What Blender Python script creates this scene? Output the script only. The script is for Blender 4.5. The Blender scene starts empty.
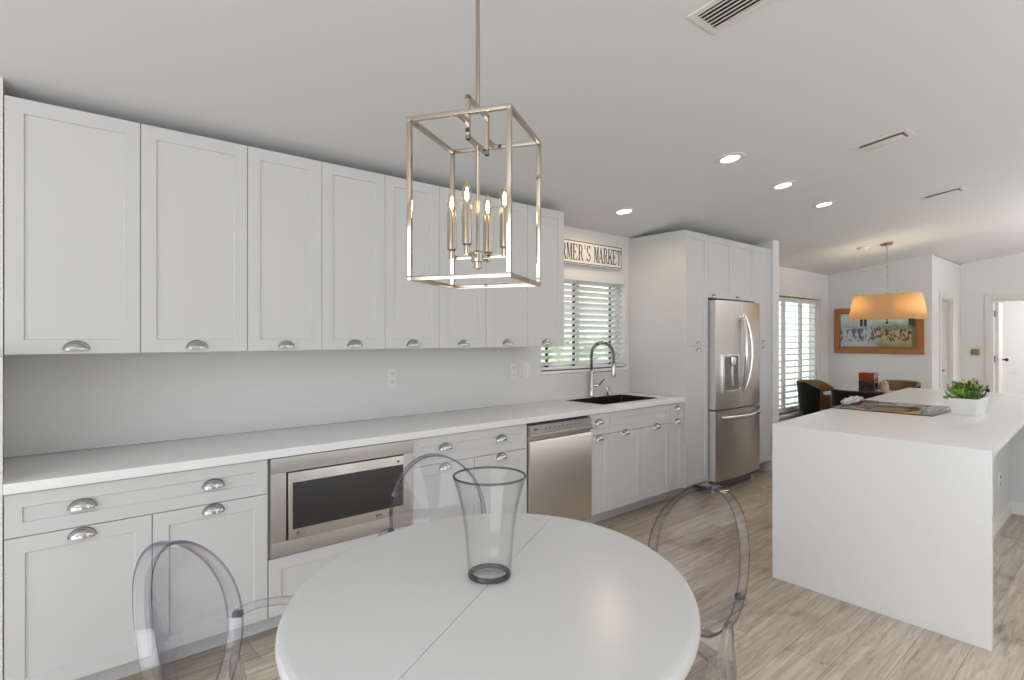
import bpy, bmesh, math, random
from mathutils import Vector, Matrix

random.seed(7)
S = bpy.context.scene
COL = S.collection
PI = math.pi

# ------------------------------------------------------------------ camera
FPX = 570.0                                   # focal length in pixels of the 1024 wide frame
YAW = math.atan(645.0 / FPX)
cam = bpy.data.cameras.new('camera')
cam.sensor_width = 36.0
cam.lens = FPX * 36.0 / 1024.0
cam.shift_y = -3.0 / 1024.0
cam.clip_start = 0.02
camo = bpy.data.objects.new('camera', cam)
COL.objects.link(camo)
camo.location = (0, 0, 1.445)
camo.rotation_euler = (PI / 2, 0, YAW - PI / 2)
S.camera = camo

# ------------------------------------------------------------------ world, daylight, exposure
W = bpy.data.worlds.new('world')
S.world = W
W.use_nodes = True
bgn = W.node_tree.nodes['Background']
bgn.inputs[0].default_value = (0.90, 0.95, 1.0, 1)
bgn.inputs[1].default_value = 2.3

def area(name, loc, target, sx, sy, power, color):
    l = bpy.data.lights.new(name, 'AREA')
    l.shape = 'RECTANGLE'
    l.size, l.size_y, l.energy, l.color = sx, sy, power, color
    o = bpy.data.objects.new(name, l)
    COL.objects.link(o)
    o.location = loc
    o.rotation_euler = (Vector(target) - Vector(loc)).to_track_quat('-Z', 'Y').to_euler()
    return o

# added fill lamp left of the camera, brightens the island front and side panels
area('side_fill', (-3.0, -0.5, 1.35), (3.0, 0.9, 1.3), 4.5, 2.2, 92, (0.94, 0.97, 1.0))
# added fill lamps out of view, aimed up to bounce off the ceiling
area('bounce_fill_near', (-1.5, -0.9, 1.7), (-1.5, -0.89, 4.0), 1.3, 1.3, 62, (0.90, 0.95, 1.0))
area('bounce_fill_far', (3.4, -2.6, 1.7), (3.4, -2.59, 4.0), 1.6, 1.6, 95, (0.93, 0.96, 1.0))
area('bounce_fill_dining', (8.6, -1.5, 1.6), (8.6, -1.49, 4.0), 1.4, 1.4, 165, (0.98, 0.97, 0.95))
sl = bpy.data.lights.new('sun', 'SUN')
sl.energy = 5.0
sl.angle = 0.02
so = bpy.data.objects.new('sun', sl)
COL.objects.link(so)
so.rotation_euler = Vector((0.25, 0.72, -1.0)).to_track_quat('-Z', 'Y').to_euler()

area('bedroom_fill', (12.3, 0.4, 2.3), (12.5, 1.2, 0.9), 0.8, 0.8, 34, (1.0, 0.98, 0.95))  # added unseen lamp, brightens the room beyond the hall doorway

S.view_settings.view_transform = 'Standard'
S.view_settings.look = 'None'
S.view_settings.gamma = 1.0
S.view_settings.use_curve_mapping = False
S.view_settings.exposure = -0.31

# ------------------------------------------------------------------ materials
def newmat(name):
    m = bpy.data.materials.new(name)
    m.use_nodes = True
    nt = m.node_tree
    return m, nt, nt.nodes['Principled BSDF']

def N(nt, typ, **kw):
    n = nt.nodes.new(typ)
    for k, v in kw.items():
        setattr(n, k, v)
    return n

def mat(name, col, rough=0.5, metal=0.0, bump=0.0, bscale=60.0, var=0.0, vscale=8.0, coat=0.0, spec=None, stretch=None):
    m, nt, b = newmat(name)
    b.inputs['Base Color'].default_value = (*col, 1)
    b.inputs['Roughness'].default_value = rough
    b.inputs['Metallic'].default_value = metal
    if coat: b.inputs['Coat Weight'].default_value = coat
    if spec is not None: b.inputs['Specular IOR Level'].default_value = spec
    tc = N(nt, 'ShaderNodeTexCoord')
    mp = N(nt, 'ShaderNodeMapping')
    if stretch: mp.inputs['Scale'].default_value = stretch
    nt.links.new(tc.outputs['Object'], mp.inputs[0])
    n = N(nt, 'ShaderNodeTexNoise')
    n.inputs['Scale'].default_value = vscale
    n.inputs['Detail'].default_value = 3
    nt.links.new(mp.outputs[0], n.inputs['Vector'])
    if var:
        mx = N(nt, 'ShaderNodeMix', data_type='RGBA')
        mx.inputs[6].default_value = (*[c * (1 - var) for c in col], 1)
        mx.inputs[7].default_value = (*[min(1, c * (1 + var)) for c in col], 1)
        nt.links.new(n.outputs['Fac'], mx.inputs[0])
        nt.links.new(mx.outputs[2], b.inputs['Base Color'])
    if bump:
        n2 = N(nt, 'ShaderNodeTexNoise')
        n2.inputs['Scale'].default_value = bscale
        n2.inputs['Detail'].default_value = 2
        nt.links.new(mp.outputs[0], n2.inputs['Vector'])
        bp = N(nt, 'ShaderNodeBump')
        bp.inputs['Strength'].default_value = bump
        bp.inputs['Distance'].default_value = 0.002
        nt.links.new(n2.outputs['Fac'], bp.inputs['Height'])
        nt.links.new(bp.outputs[0], b.inputs['Normal'])
    return m

def emis(name, col, strength):
    m, nt, b = newmat(name)
    b.inputs['Base Color'].default_value = (*col, 1)
    b.inputs['Emission Color'].default_value = (*col, 1)
    b.inputs['Emission Strength'].default_value = strength
    return m

def clear(name, tint, ior, share, rough=0.0):
    """clear moulded material: part true refraction, part straight transparency"""
    m, nt, b = newmat(name)
    b.inputs['Base Color'].default_value = (*tint, 1)
    b.inputs['Transmission Weight'].default_value = 1
    b.inputs['Roughness'].default_value = rough
    b.inputs['IOR'].default_value = ior
    t = N(nt, 'ShaderNodeBsdfTransparent')
    t.inputs[0].default_value = (*tint, 1)
    mx = N(nt, 'ShaderNodeMixShader')
    mx.inputs[0].default_value = share
    nt.links.new(t.outputs[0], mx.inputs[1])
    nt.links.new(b.outputs[0], mx.inputs[2])
    nt.links.new(mx.outputs[0], nt.nodes['Material Output'].inputs[0])
    return m

def thinclear(name, mid, edge, gloss=1.0, power=3.0):
    """thin clear wall: see-through face-on, darker and more reflective at grazing angles"""
    m, nt, b = newmat(name)
    nt.nodes.remove(b)
    lw = N(nt, 'ShaderNodeLayerWeight')
    lw.inputs['Blend'].default_value = 0.5
    pw = N(nt, 'ShaderNodeMath', operation='POWER')
    pw.inputs[1].default_value = power
    nt.links.new(lw.outputs['Facing'], pw.inputs[0])
    mx = N(nt, 'ShaderNodeMix', data_type='RGBA')
    mx.inputs[6].default_value = (*mid, 1)
    mx.inputs[7].default_value = (*edge, 1)
    nt.links.new(pw.outputs[0], mx.inputs[0])
    t = N(nt, 'ShaderNodeBsdfTransparent')
    nt.links.new(mx.outputs[2], t.inputs[0])
    g = N(nt, 'ShaderNodeBsdfGlossy')
    g.inputs['Roughness'].default_value = 0.02
    p5 = N(nt, 'ShaderNodeMath', operation='POWER')
    p5.inputs[1].default_value = 5.0
    nt.links.new(lw.outputs['Facing'], p5.inputs[0])
    fm = N(nt, 'ShaderNodeMath', operation='MULTIPLY_ADD')     # Schlick reflectance
    fm.inputs[1].default_value = 0.7 * gloss
    fm.inputs[2].default_value = 0.035 * gloss
    nt.links.new(p5.outputs[0], fm.inputs[0])
    ms = N(nt, 'ShaderNodeMixShader')
    nt.links.new(fm.outputs[0], ms.inputs[0])
    nt.links.new(t.outputs[0], ms.inputs[1])
    nt.links.new(g.outputs[0], ms.inputs[2])
    nt.links.new(ms.outputs[0], nt.nodes['Material Output'].inputs[0])
    return m

def floor_mat():
    m, nt, b = newmat('oak_planks')
    tc = N(nt, 'ShaderNodeTexCoord')
    br = N(nt, 'ShaderNodeTexBrick')
    br.offset = 0.37
    br.inputs['Scale'].default_value = 1.0
    br.inputs['Brick Width'].default_value = 1.35
    br.inputs['Row Height'].default_value = 0.19
    br.inputs['Mortar Size'].default_value = 0.0012
    br.inputs['Mortar Smooth'].default_value = 0.2
    br.inputs['Color1'].default_value = (0.53, 0.45, 0.37, 1)
    br.inputs['Color2'].default_value = (0.74, 0.665, 0.58, 1)
    br.inputs['Mortar'].default_value = (0.20, 0.17, 0.14, 1)
    nt.links.new(tc.outputs['Object'], br.inputs['Vector'])
    mp = N(nt, 'ShaderNodeMapping')
    mp.inputs['Scale'].default_value = (0.75, 11.0, 1.0)
    nt.links.new(tc.outputs['Object'], mp.inputs[0])
    g = N(nt, 'ShaderNodeTexNoise')
    g.inputs['Scale'].default_value = 3.2
    g.inputs['Detail'].default_value = 7
    g.inputs['Roughness'].default_value = 0.62
    g.inputs['Distortion'].default_value = 0.7
    nt.links.new(mp.outputs[0], g.inputs['Vector'])
    cr = N(nt, 'ShaderNodeValToRGB')
    cr.color_ramp.elements[0].position = 0.30
    cr.color_ramp.elements[0].color = (0.50, 0.45, 0.40, 1)
    cr.color_ramp.elements[1].position = 0.68
    cr.color_ramp.elements[1].color = (1.12, 1.10, 1.08, 1)
    nt.links.new(g.outputs['Fac'], cr.inputs[0])
    mu = N(nt, 'ShaderNodeMix', data_type='RGBA', blend_type='MULTIPLY')
    mu.inputs[0].default_value = 0.8
    nt.links.new(br.outputs['Color'], mu.inputs[6])
    nt.links.new(cr.outputs[0], mu.inputs[7])
    # broad tone changes and knots
    mp2 = N(nt, 'ShaderNodeMapping')
    mp2.inputs['Scale'].default_value = (2.0, 6.5, 1.0)
    nt.links.new(tc.outputs['Object'], mp2.inputs[0])
    k = N(nt, 'ShaderNodeTexNoise')
    k.inputs['Scale'].default_value = 1.7
    k.inputs['Detail'].default_value = 3
    nt.links.new(mp2.outputs[0], k.inputs['Vector'])
    cr2 = N(nt, 'ShaderNodeValToRGB')
    cr2.color_ramp.elements[0].position = 0.24
    cr2.color_ramp.elements[0].color = (0.42, 0.36, 0.31, 1)
    cr2.color_ramp.elements[1].position = 0.42
    cr2.color_ramp.elements[1].color = (1, 1, 1, 1)
    nt.links.new(k.outputs['Fac'], cr2.inputs[0])
    mu2 = N(nt, 'ShaderNodeMix', data_type='RGBA', blend_type='MULTIPLY')
    mu2.inputs[0].default_value = 0.75
    nt.links.new(mu.outputs[2], mu2.inputs[6])
    nt.links.new(cr2.outputs[0], mu2.inputs[7])
    # fine dark cracks along the grain
    mp3 = N(nt, 'ShaderNodeMapping')
    mp3.inputs['Scale'].default_value = (0.6, 6.0, 1.0)
    nt.links.new(tc.outputs['Object'], mp3.inputs[0])
    n3 = N(nt, 'ShaderNodeTexNoise')
    n3.inputs['Scale'].default_value = 2.3
    n3.inputs['Detail'].default_value = 6
    n3.inputs['Distortion'].default_value = 0.4
    nt.links.new(mp3.outputs[0], n3.inputs['Vector'])
    cr3 = N(nt, 'ShaderNodeValToRGB')
    cr3.color_ramp.elements[0].position = 0.485
    cr3.color_ramp.elements[0].color = (1, 1, 1, 1)
    cr3.color_ramp.elements[1].position = 0.515
    cr3.color_ramp.elements[1].color = (1, 1, 1, 1)
    ce = cr3.color_ramp.elements.new(0.5)
    ce.color = (0.45, 0.38, 0.32, 1)
    nt.links.new(n3.outputs['Fac'], cr3.inputs[0])
    mu3 = N(nt, 'ShaderNodeMix', data_type='RGBA', blend_type='MULTIPLY')
    mu3.inputs[0].default_value = 0.45
    nt.links.new(mu2.outputs[2], mu3.inputs[6])
    nt.links.new(cr3.outputs[0], mu3.inputs[7])
    nt.links.new(mu3.outputs[2], b.inputs['Base Color'])
    b.inputs['Roughness'].default_value = 0.42
    bp = N(nt, 'ShaderNodeBump')
    bp.inputs['Strength'].default_value = 0.15
    bp.inputs['Distance'].default_value = 0.002
    nt.links.new(g.outputs['Fac'], bp.inputs['Height'])
    nt.links.new(bp.outputs[0], b.inputs['Normal'])
    return m

def wood_mat(name, c1, c2, rough=0.4, scale=(1, 14, 14), nscale=3.0):
    m, nt, b = newmat(name)
    tc = N(nt, 'ShaderNodeTexCoord')
    mp = N(nt, 'ShaderNodeMapping')
    mp.inputs['Scale'].default_value = scale
    nt.links.new(tc.outputs['Object'], mp.inputs[0])
    n = N(nt, 'ShaderNodeTexNoise')
    n.inputs['Scale'].default_value = nscale
    n.inputs['Detail'].default_value = 5
    nt.links.new(mp.outputs[0], n.inputs['Vector'])
    mx = N(nt, 'ShaderNodeMix', data_type='RGBA')
    mx.inputs[6].default_value = (*c1, 1)
    mx.inputs[7].default_value = (*c2, 1)
    nt.links.new(n.outputs['Fac'], mx.inputs[0])
    nt.links.new(mx.outputs[2], b.inputs['Base Color'])
    b.inputs['Roughness'].default_value = rough
    return m

def steel_mat(name, col, rough, scale, metal=1.0):
    m, nt, b = newmat(name)
    b.inputs['Base Color'].default_value = (*col, 1)
    b.inputs['Metallic'].default_value = metal
    tc = N(nt, 'ShaderNodeTexCoord')
    mp = N(nt, 'ShaderNodeMapping')
    mp.inputs['Scale'].default_value = scale
    nt.links.new(tc.outputs['Object'], mp.inputs[0])
    n = N(nt, 'ShaderNodeTexNoise')
    n.inputs['Scale'].default_value = 4
    n.inputs['Detail'].default_value = 4
    nt.links.new(mp.outputs[0], n.inputs['Vector'])
    mr = N(nt, 'ShaderNodeMapRange')
    mr.inputs['To Min'].default_value = rough - 0.03
    mr.inputs['To Max'].default_value = rough + 0.04
    nt.links.new(n.outputs['Fac'], mr.inputs[0])
    nt.links.new(mr.outputs[0], b.inputs['Roughness'])
    bp = N(nt, 'ShaderNodeBump')
    bp.inputs['Strength'].default_value = 0.012
    bp.inputs['Distance'].default_value = 0.0005
    nt.links.new(n.outputs['Fac'], bp.inputs['Height'])
    nt.links.new(bp.outputs[0], b.inputs['Normal'])
    return m

def paint_mat():
    """loose generic landscape: pale sky, green band, blue-white left, russet strokes right"""
    m, nt, b = newmat('painting')
    tc = N(nt, 'ShaderNodeTexCoord')
    sp = N(nt, 'ShaderNodeSeparateXYZ')
    nt.links.new(tc.outputs['Generated'], sp.inputs[0])
    # vertical tone ramp
    r = N(nt, 'ShaderNodeValToRGB')
    e = r.color_ramp.elements
    e[0].position, e[0].color = 0.0, (0.24, 0.22, 0.12, 1)
    e[1].position, e[1].color = 1.0, (0.62, 0.72, 0.66, 1)
    for p, c in ((0.14, (0.42, 0.34, 0.20, 1)), (0.42, (0.50, 0.43, 0.30, 1)), (0.60, (0.22, 0.30, 0.14, 1)), (0.72, (0.40, 0.52, 0.46, 1)), (0.82, (0.66, 0.72, 0.62, 1))):
        x = e.new(p); x.color = c
    nz = N(nt, 'ShaderNodeTexNoise')
    nz.inputs['Scale'].default_value = 9
    nz.inputs['Detail'].default_value = 4
    nt.links.new(tc.outputs['Object'], nz.inputs['Vector'])
    ad = N(nt, 'ShaderNodeMath', operation='MULTIPLY_ADD')
    ad.inputs[1].default_value = 0.3
    nt.links.new(nz.outputs['Fac'], ad.inputs[0])
    sb = N(nt, 'ShaderNodeMath', operation='SUBTRACT')
    sb.inputs[1].default_value = 0.15
    nt.links.new(sp.outputs['Z'], sb.inputs[0])
    nt.links.new(sb.outputs[0], ad.inputs[2])
    nt.links.new(ad.outputs[0], r.inputs[0])
    # left part cool white-blue (left in the photo is the far +Y end)
    cool = N(nt, 'ShaderNodeMix', data_type='RGBA')
    cool.inputs[7].default_value = (0.50, 0.58, 0.66, 1)
    mr = N(nt, 'ShaderNodeMapRange')
    mr.inputs['From Min'].default_value = 0.42
    mr.inputs['From Max'].default_value = 0.56
    mr.inputs['To Max'].default_value = 0.62
    nt.links.new(sp.outputs['Y'], mr.inputs[0])
    nt.links.new(mr.outputs[0], cool.inputs[0])
    nt.links.new(r.outputs[0], cool.inputs[6])
    # dark strokes
    mp = N(nt, 'ShaderNodeMapping')
    mp.inputs['Scale'].default_value = (1, 1.6, 1.0)
    nt.links.new(tc.outputs['Object'], mp.inputs[0])
    n2 = N(nt, 'ShaderNodeTexNoise')
    n2.inputs['Scale'].default_value = 13
    n2.inputs['Detail'].default_value = 3
    n2.inputs['Distortion'].default_value = 1.2
    nt.links.new(mp.outputs[0], n2.inputs['Vector'])
    cr = N(nt, 'ShaderNodeValToRGB')
    cr.color_ramp.elements[0].position = 0.47
    cr.color_ramp.elements[1].position = 0.55
    nt.links.new(n2.outputs['Fac'], cr.inputs[0])
    band = N(nt, 'ShaderNodeValToRGB')
    be = band.color_ramp.elements
    be[0].position, be[0].color = 0.12, (0, 0, 0, 1)
    be[1].position, be[1].color = 0.66, (0, 0, 0, 1)
    for p in (0.2, 0.52):
        x = be.new(p); x.color = (1, 1, 1, 1)
    nt.links.new(sp.outputs['Z'], band.inputs[0])
    mm = N(nt, 'ShaderNodeMath', operation='MULTIPLY')
    nt.links.new(cr.outputs[0], mm.inputs[0])
    nt.links.new(band.outputs[0], mm.inputs[1])
    sc = N(nt, 'ShaderNodeMix', data_type='RGBA')
    sc.inputs[6].default_value = (0.16, 0.05, 0.03, 1)
    sc.inputs[7].default_value = (0.10, 0.14, 0.26, 1)
    nt.links.new(mr.outputs[0], sc.inputs[0])
    fin = N(nt, 'ShaderNodeMix', data_type='RGBA')
    nt.links.new(mm.outputs[0], fin.inputs[0])
    nt.links.new(cool.outputs[2], fin.inputs[6])
    nt.links.new(sc.outputs[2], fin.inputs[7])
    nt.links.new(fin.outputs[2], b.inputs['Base Color'])
    b.inputs['Roughness'].default_value = 0.35
    return m

def shade_mat():
    m, nt, b = newmat('lampshade_fabric')
    b.inputs['Base Color'].default_value = (0.66, 0.54, 0.36, 1)
    b.inputs['Roughness'].default_value = 0.9
    tr = N(nt, 'ShaderNodeBsdfTranslucent')
    tr.inputs[0].default_value = (0.62, 0.47, 0.27, 1)
    mx = N(nt, 'ShaderNodeMixShader')
    mx.inputs[0].default_value = 0.5
    nt.links.new(b.outputs[0], mx.inputs[1])
    nt.links.new(tr.outputs[0], mx.inputs[2])
    nt.links.new(mx.outputs[0], nt.nodes['Material Output'].inputs[0])
    return m

def slat_mat():
    m, nt, b = newmat('blind_slat')
    b.inputs['Base Color'].default_value = (0.82, 0.82, 0.81, 1)
    b.inputs['Roughness'].default_value = 0.45
    tr = N(nt, 'ShaderNodeBsdfTranslucent')
    tr.inputs[0].default_value = (0.85, 0.86, 0.85, 1)
    mx = N(nt, 'ShaderNodeMixShader')
    mx.inputs[0].default_value = 0.7
    nt.links.new(b.outputs[0], mx.inputs[1])
    nt.links.new(tr.outputs[0], mx.inputs[2])
    nt.links.new(mx.outputs[0], nt.nodes['Material Output'].inputs[0])
    return m

def leaf_mat(name, c1, c2):
    m, nt, b = newmat(name)
    tc = N(nt, 'ShaderNodeTexCoord')
    n = N(nt, 'ShaderNodeTexNoise')
    n.inputs['Scale'].default_value = 25
    nt.links.new(tc.outputs['Object'], n.inputs['Vector'])
    mx = N(nt, 'ShaderNodeMix', data_type='RGBA')
    mx.inputs[6].default_value = (*c1, 1)
    mx.inputs[7].default_value = (*c2, 1)
    nt.links.new(n.outputs['Fac'], mx.inputs[0])
    nt.links.new(mx.outputs[2], b.inputs['Base Color'])
    b.inputs['Roughness'].default_value = 0.5
    return m

M = dict(
    wall=mat('wall_paint', (0.755, 0.752, 0.745), 0.7, bump=0.05, bscale=150),
    splash=mat('white_splash', (0.66, 0.66, 0.655), 0.30, var=0.01),
    ceil=mat('ceiling_paint', (0.728, 0.738, 0.745), 0.85, bump=0.05, bscale=120),
    trim=mat('trim_paint', (0.74, 0.72, 0.69), 0.45),
    door=mat('grey_door_paint', (0.60, 0.57, 0.53), 0.45),
    cab=mat('cabinet_lacquer', (0.615, 0.618, 0.62), 0.38, var=0.006),
    quartz=mat('white_quartz', (0.82, 0.825, 0.83), 0.24, var=0.012, vscale=30),
    table=mat('table_lacquer', (0.655, 0.66, 0.662), 0.26, bump=0.015, bscale=90),
    steel=steel_mat('brushed_steel', (0.58, 0.56, 0.54), 0.42, (1, 1, 40)),
    steelv=steel_mat('brushed_steel_vertical', (0.72, 0.695, 0.665), 0.36, (70, 1, 0.3)),
    steelfridge=steel_mat('fridge_steel', (0.56, 0.53, 0.50), 0.30, (70, 1, 0.3)),
    steellight=steel_mat('satin_steel', (0.72, 0.71, 0.69), 0.24, (6, 6, 6)),
    fridgeside=mat('fridge_side_paint', (0.62, 0.62, 0.61), 0.4, 0.3),
    chrome=mat('polished_chrome', (0.52, 0.52, 0.51), 0.07, 1.0, var=0.01),
    nickel=mat('polished_nickel', (0.48, 0.42, 0.35), 0.10, 1.0, var=0.01),
    blackglass=mat('black_glass', (0.018, 0.018, 0.019), 0.05, var=0.02, spec=0.6),
    mwglass=mat('microwave_glass', (0.035, 0.034, 0.034), 0.22, var=0.03),
    dark=mat('dark_gap', (0.03, 0.03, 0.03), 0.6, var=0.05),
    greyplastic=mat('grey_plastic', (0.16, 0.16, 0.16), 0.4, var=0.05),
    plate=mat('white_plastic', (0.74, 0.74, 0.72), 0.4, var=0.01),
    plategrey=mat('slot_grey', (0.18, 0.18, 0.18), 0.5, var=0.01),
    ventgrey=mat('vent_grey', (0.30, 0.30, 0.29), 0.7, var=0.02),
    black=mat('black_paint', (0.02, 0.02, 0.02), 0.5, var=0.05),
    signwhite=mat('sign_board', (0.80, 0.80, 0.78), 0.55, var=0.02, vscale=30),
    floor=floor_mat(),
    acrylic=thinclear('clear_acrylic', (0.962, 0.960, 0.968), (0.46, 0.45, 0.54), 1.25, 3.2),
    acrylicleg=clear('acrylic_leg', (0.95, 0.95, 0.965), 1.49, 0.6),
    acrylicedge=thinclear('acrylic_edge', (0.55, 0.54, 0.61), (0.20, 0.18, 0.33), 1.2, 2.5),
    glass=thinclear('clear_glass', (0.990, 0.992, 0.991), (0.50, 0.53, 0.52), 0.8, 6.0),
    glassbase=thinclear('thick_glass', (0.55, 0.60, 0.59), (0.16, 0.20, 0.19), 1.0, 1.5),
    pane=clear('window_pane', (0.95, 0.98, 0.97), 1.1, 0.12),
    bulbglass=clear('bulb_glass', (1.0, 0.93, 0.80), 1.2, 0.3),
    filament=emis('filament', (1.0, 0.66, 0.28), 40),
    canlight=emis('downlight_lens', (1.0, 0.93, 0.80), 6),
    shadebulb=emis('warm_bulb', (1.0, 0.72, 0.36), 8),
    blind=mat('shutter_paint', (0.80, 0.80, 0.79), 0.45, var=0.01),
    slat=slat_mat(),
    tape=mat('ladder_tape', (0.05, 0.06, 0.10), 0.8, var=0.05),
    frame=wood_mat('picture_frame_wood', (0.33, 0.10, 0.02), (0.50, 0.19, 0.045), 0.35),
    mount=mat('olive_mount', (0.20, 0.16, 0.06), 0.7, var=0.08),
    paint=paint_mat(),
    leatherbrown=mat('brown_leather', (0.17, 0.095, 0.035), 0.42, var=0.25, vscale=7, bump=0.1),
    leatherdark=mat('dark_leather', (0.008, 0.006, 0.005), 0.6, var=0.2, bump=0.1, spec=0.2),
    tablewood=mat('pale_table_top', (0.62, 0.60, 0.57), 0.2, var=0.02),
    darkwood=wood_mat('dark_wood', (0.03, 0.02, 0.014), (0.06, 0.04, 0.025)),
    shade=shade_mat(),
    bronze=mat('black_bronze', (0.03, 0.028, 0.026), 0.35, 0.7, var=0.05),
    redglass=mat('red_amber_glass', (0.22, 0.04, 0.014), 0.12, var=0.35, vscale=14),
    blackvase=mat('black_candle_wax', (0.012, 0.012, 0.014), 0.2, var=0.1),
    mosaic=mat('beige_mosaic', (0.42, 0.34, 0.24), 0.4, var=0.55, vscale=45),
    leafa=leaf_mat('bright_leaf', (0.13, 0.30, 0.025), (0.30, 0.50, 0.06)),
    leafb=leaf_mat('dark_leaf', (0.03, 0.08, 0.014), (0.10, 0.18, 0.03)),
    leafc=leaf_mat('yellow_leaf', (0.32, 0.38, 0.10), (0.52, 0.52, 0.20)),
    soil=mat('soil', (0.03, 0.022, 0.015), 0.95, var=0.3, vscale=60),
    planter=mat('white_ceramic', (0.80, 0.80, 0.79), 0.3, var=0.01),
    lumps=mat('pale_grey_lumps', (0.58, 0.55, 0.54), 0.9, var=0.12, vscale=20, bump=0.4),
    hedge=leaf_mat('hedge_leaf', (0.38, 0.50, 0.30), (0.68, 0.75, 0.58)),
    stucco=mat('pale_stucco', (0.74, 0.70, 0.66), 0.9, bump=0.3),
    rooftile=mat('clay_roof', (0.55, 0.36, 0.28), 0.8, var=0.2, vscale=12),
    patio=mat('patio_concrete', (0.60, 0.58, 0.55), 0.9, var=0.05, bump=0.2),
    brass=mat('bronze_box', (0.30, 0.17, 0.07), 0.4, 0.3, var=0.1),
)

# ------------------------------------------------------------------ mesh builder
class MB:
    def __init__(s):
        s.b = bmesh.new()
        s.mi = 0

    def _merge(s, t, mtx=None):
        if mtx is not None:
            bmesh.ops.transform(t, matrix=mtx, verts=t.verts)
        me = bpy.data.meshes.new('tmp')
        t.to_mesh(me)
        t.free()
        n0 = len(s.b.faces)
        s.b.from_mesh(me)
        s.b.faces.ensure_lookup_table()
        for f in s.b.faces[n0:]:
            f.material_index = s.mi
        bpy.data.meshes.remove(me)
        return s

    def box(s, x0, x1, y0, y1, z0, z1, bev=0.0, seg=2, mtx=None):
        t = bmesh.new()
        bmesh.ops.create_cube(t, size=1)
        for v in t.verts:
            v.co = Vector(((x0 + x1) / 2 + v.co.x * (x1 - x0), (y0 + y1) / 2 + v.co.y * (y1 - y0), (z0 + z1) / 2 + v.co.z * (z1 - z0)))
        if bev:
            bmesh.ops.bevel(t, geom=t.edges[:], offset=bev, segments=seg, profile=0.7, affect='EDGES')
        return s._merge(t, mtx)

    def rings(s, rings, closed=True, cap=True, mtx=None, loop=False):
        """skin a list of equal-length vertex rings"""
        t = bmesh.new()
        vs = [[t.verts.new(p) for p in r] for r in rings]
        n = len(rings[0])
        m = len(rings)
        for i in range(m if loop else m - 1):
            a, b = vs[i], vs[(i + 1) % m]
            for j in range(n if closed else n - 1):
                k = (j + 1) % n
                t.faces.new((a[j], a[k], b[k], b[j]))
        if cap and not loop and closed:
            t.faces.new(vs[0][::-1])
            t.faces.new(vs[-1])
        bmesh.ops.recalc_face_normals(t, faces=t.faces[:])
        return s._merge(t, mtx)

    def tube(s, pts, r, n=10, closed=False, sect=None, up=None, mtx=None):
        """sweep a circle (or the 2-D outline sect) along pts"""
        P = [Vector(p) for p in pts]
        m = len(P)
        R = r if isinstance(r, (list, tuple)) else [r] * m
        T = []
        for i in range(m):
            a = P[(i - 1) % m] if (closed or i > 0) else P[i]
            b = P[(i + 1) % m] if (closed or i < m - 1) else P[i]
            T.append((b - a).normalized())
        u = Vector(up) if up else Vector((0, 0, 1))
        if abs(u.dot(T[0])) > 0.95 and not up:
            u = Vector((1, 0, 0))
        rings = []
        side = None
        for i in range(m):
            if up:
                nrm = (u - T[i] * u.dot(T[i]))
                nrm = nrm.normalized() if nrm.length > 1e-5 else Vector((1, 0, 0))
            else:
                if side is None:
                    nrm = (u - T[i] * u.dot(T[i])).normalized()
                else:
                    nrm = (side - T[i] * side.dot(T[i])).normalized()
                side = nrm
            bi = T[i].cross(nrm)
            if sect:
                rings.append([P[i] + nrm * (a * R[i]) + bi * (b * R[i]) for a, b in sect])
            else:
                rings.append([P[i] + (nrm * math.cos(2 * PI * k / n) + bi * math.sin(2 * PI * k / n)) * R[i] for k in range(n)])
        return s.rings(rings, True, not closed, mtx, loop=closed)

    def lathe(s, prof, n=32, mtx=None, cap=True):
        rings = [[(r * math.cos(2 * PI * k / n), r * math.sin(2 * PI * k / n), z) for k in range(n)] for r, z in prof]
        return s.rings(rings, True, cap, mtx)

    def prism(s, poly, z0, z1, mtx=None, bev=0.0):
        t = bmesh.new()
        f = t.faces.new([t.verts.new((p[0], p[1], z0)) for p in poly])
        r = bmesh.ops.extrude_face_region(t, geom=[f])
        for g in r['geom']:
            if isinstance(g, bmesh.types.BMVert):
                g.co.z = z1
        bmesh.ops.recalc_face_normals(t, faces=t.faces[:])
        if bev:
            bmesh.ops.bevel(t, geom=t.edges[:], offset=bev, segments=2, profile=0.7, affect='EDGES')
        return s._merge(t, mtx)

    def sphere(s, c, r, sx=1, sy=1, sz=1, seg=16, mtx=None):
        t = bmesh.new()
        bmesh.ops.create_uvsphere(t, u_segments=seg, v_segments=max(6, seg // 2), radius=r)
        for v in t.verts:
            v.co = Vector((c[0] + v.co.x * sx, c[1] + v.co.y * sy, c[2] + v.co.z * sz))
        return s._merge(t, mtx)

    def quad(s, *p):
        t = bmesh.new()
        t.faces.new([t.verts.new(q) for q in p])
        return s._merge(t)

    def build(s, name, mats, parent=None, angle=35):
        me = bpy.data.meshes.new(name)
        s.b.to_mesh(me)
        s.b.free()
        for m in (mats if isinstance(mats, (list, tuple)) else [mats]):
            me.materials.append(m)
        me.polygons.foreach_set('use_smooth', [True] * len(me.polygons))
        me.set_sharp_from_angle(angle=math.radians(angle))
        o = bpy.data.objects.new(name, me)
        COL.objects.link(o)
        if parent:
            o.parent = parent
        return o

def tag(o, label, cat, group=None):
    o['label'] = label
    o['category'] = cat
    if group:
        o['group'] = group
    return o

def thing(name, label, cat, loc=(0, 0, 0), rz=0.0, group=None):
    o = bpy.data.objects.new(name, None)
    o.empty_display_size = 0.1
    COL.objects.link(o)
    o.location = loc
    o.rotation_euler = (0, 0, rz)
    return tag(o, label, cat, group)

def struct(name, mb, m):
    o = mb.build(name, m)
    o['kind'] = 'structure'
    return o

def kids(o, everything):
    return [c for c in everything if c.parent == o]

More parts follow.
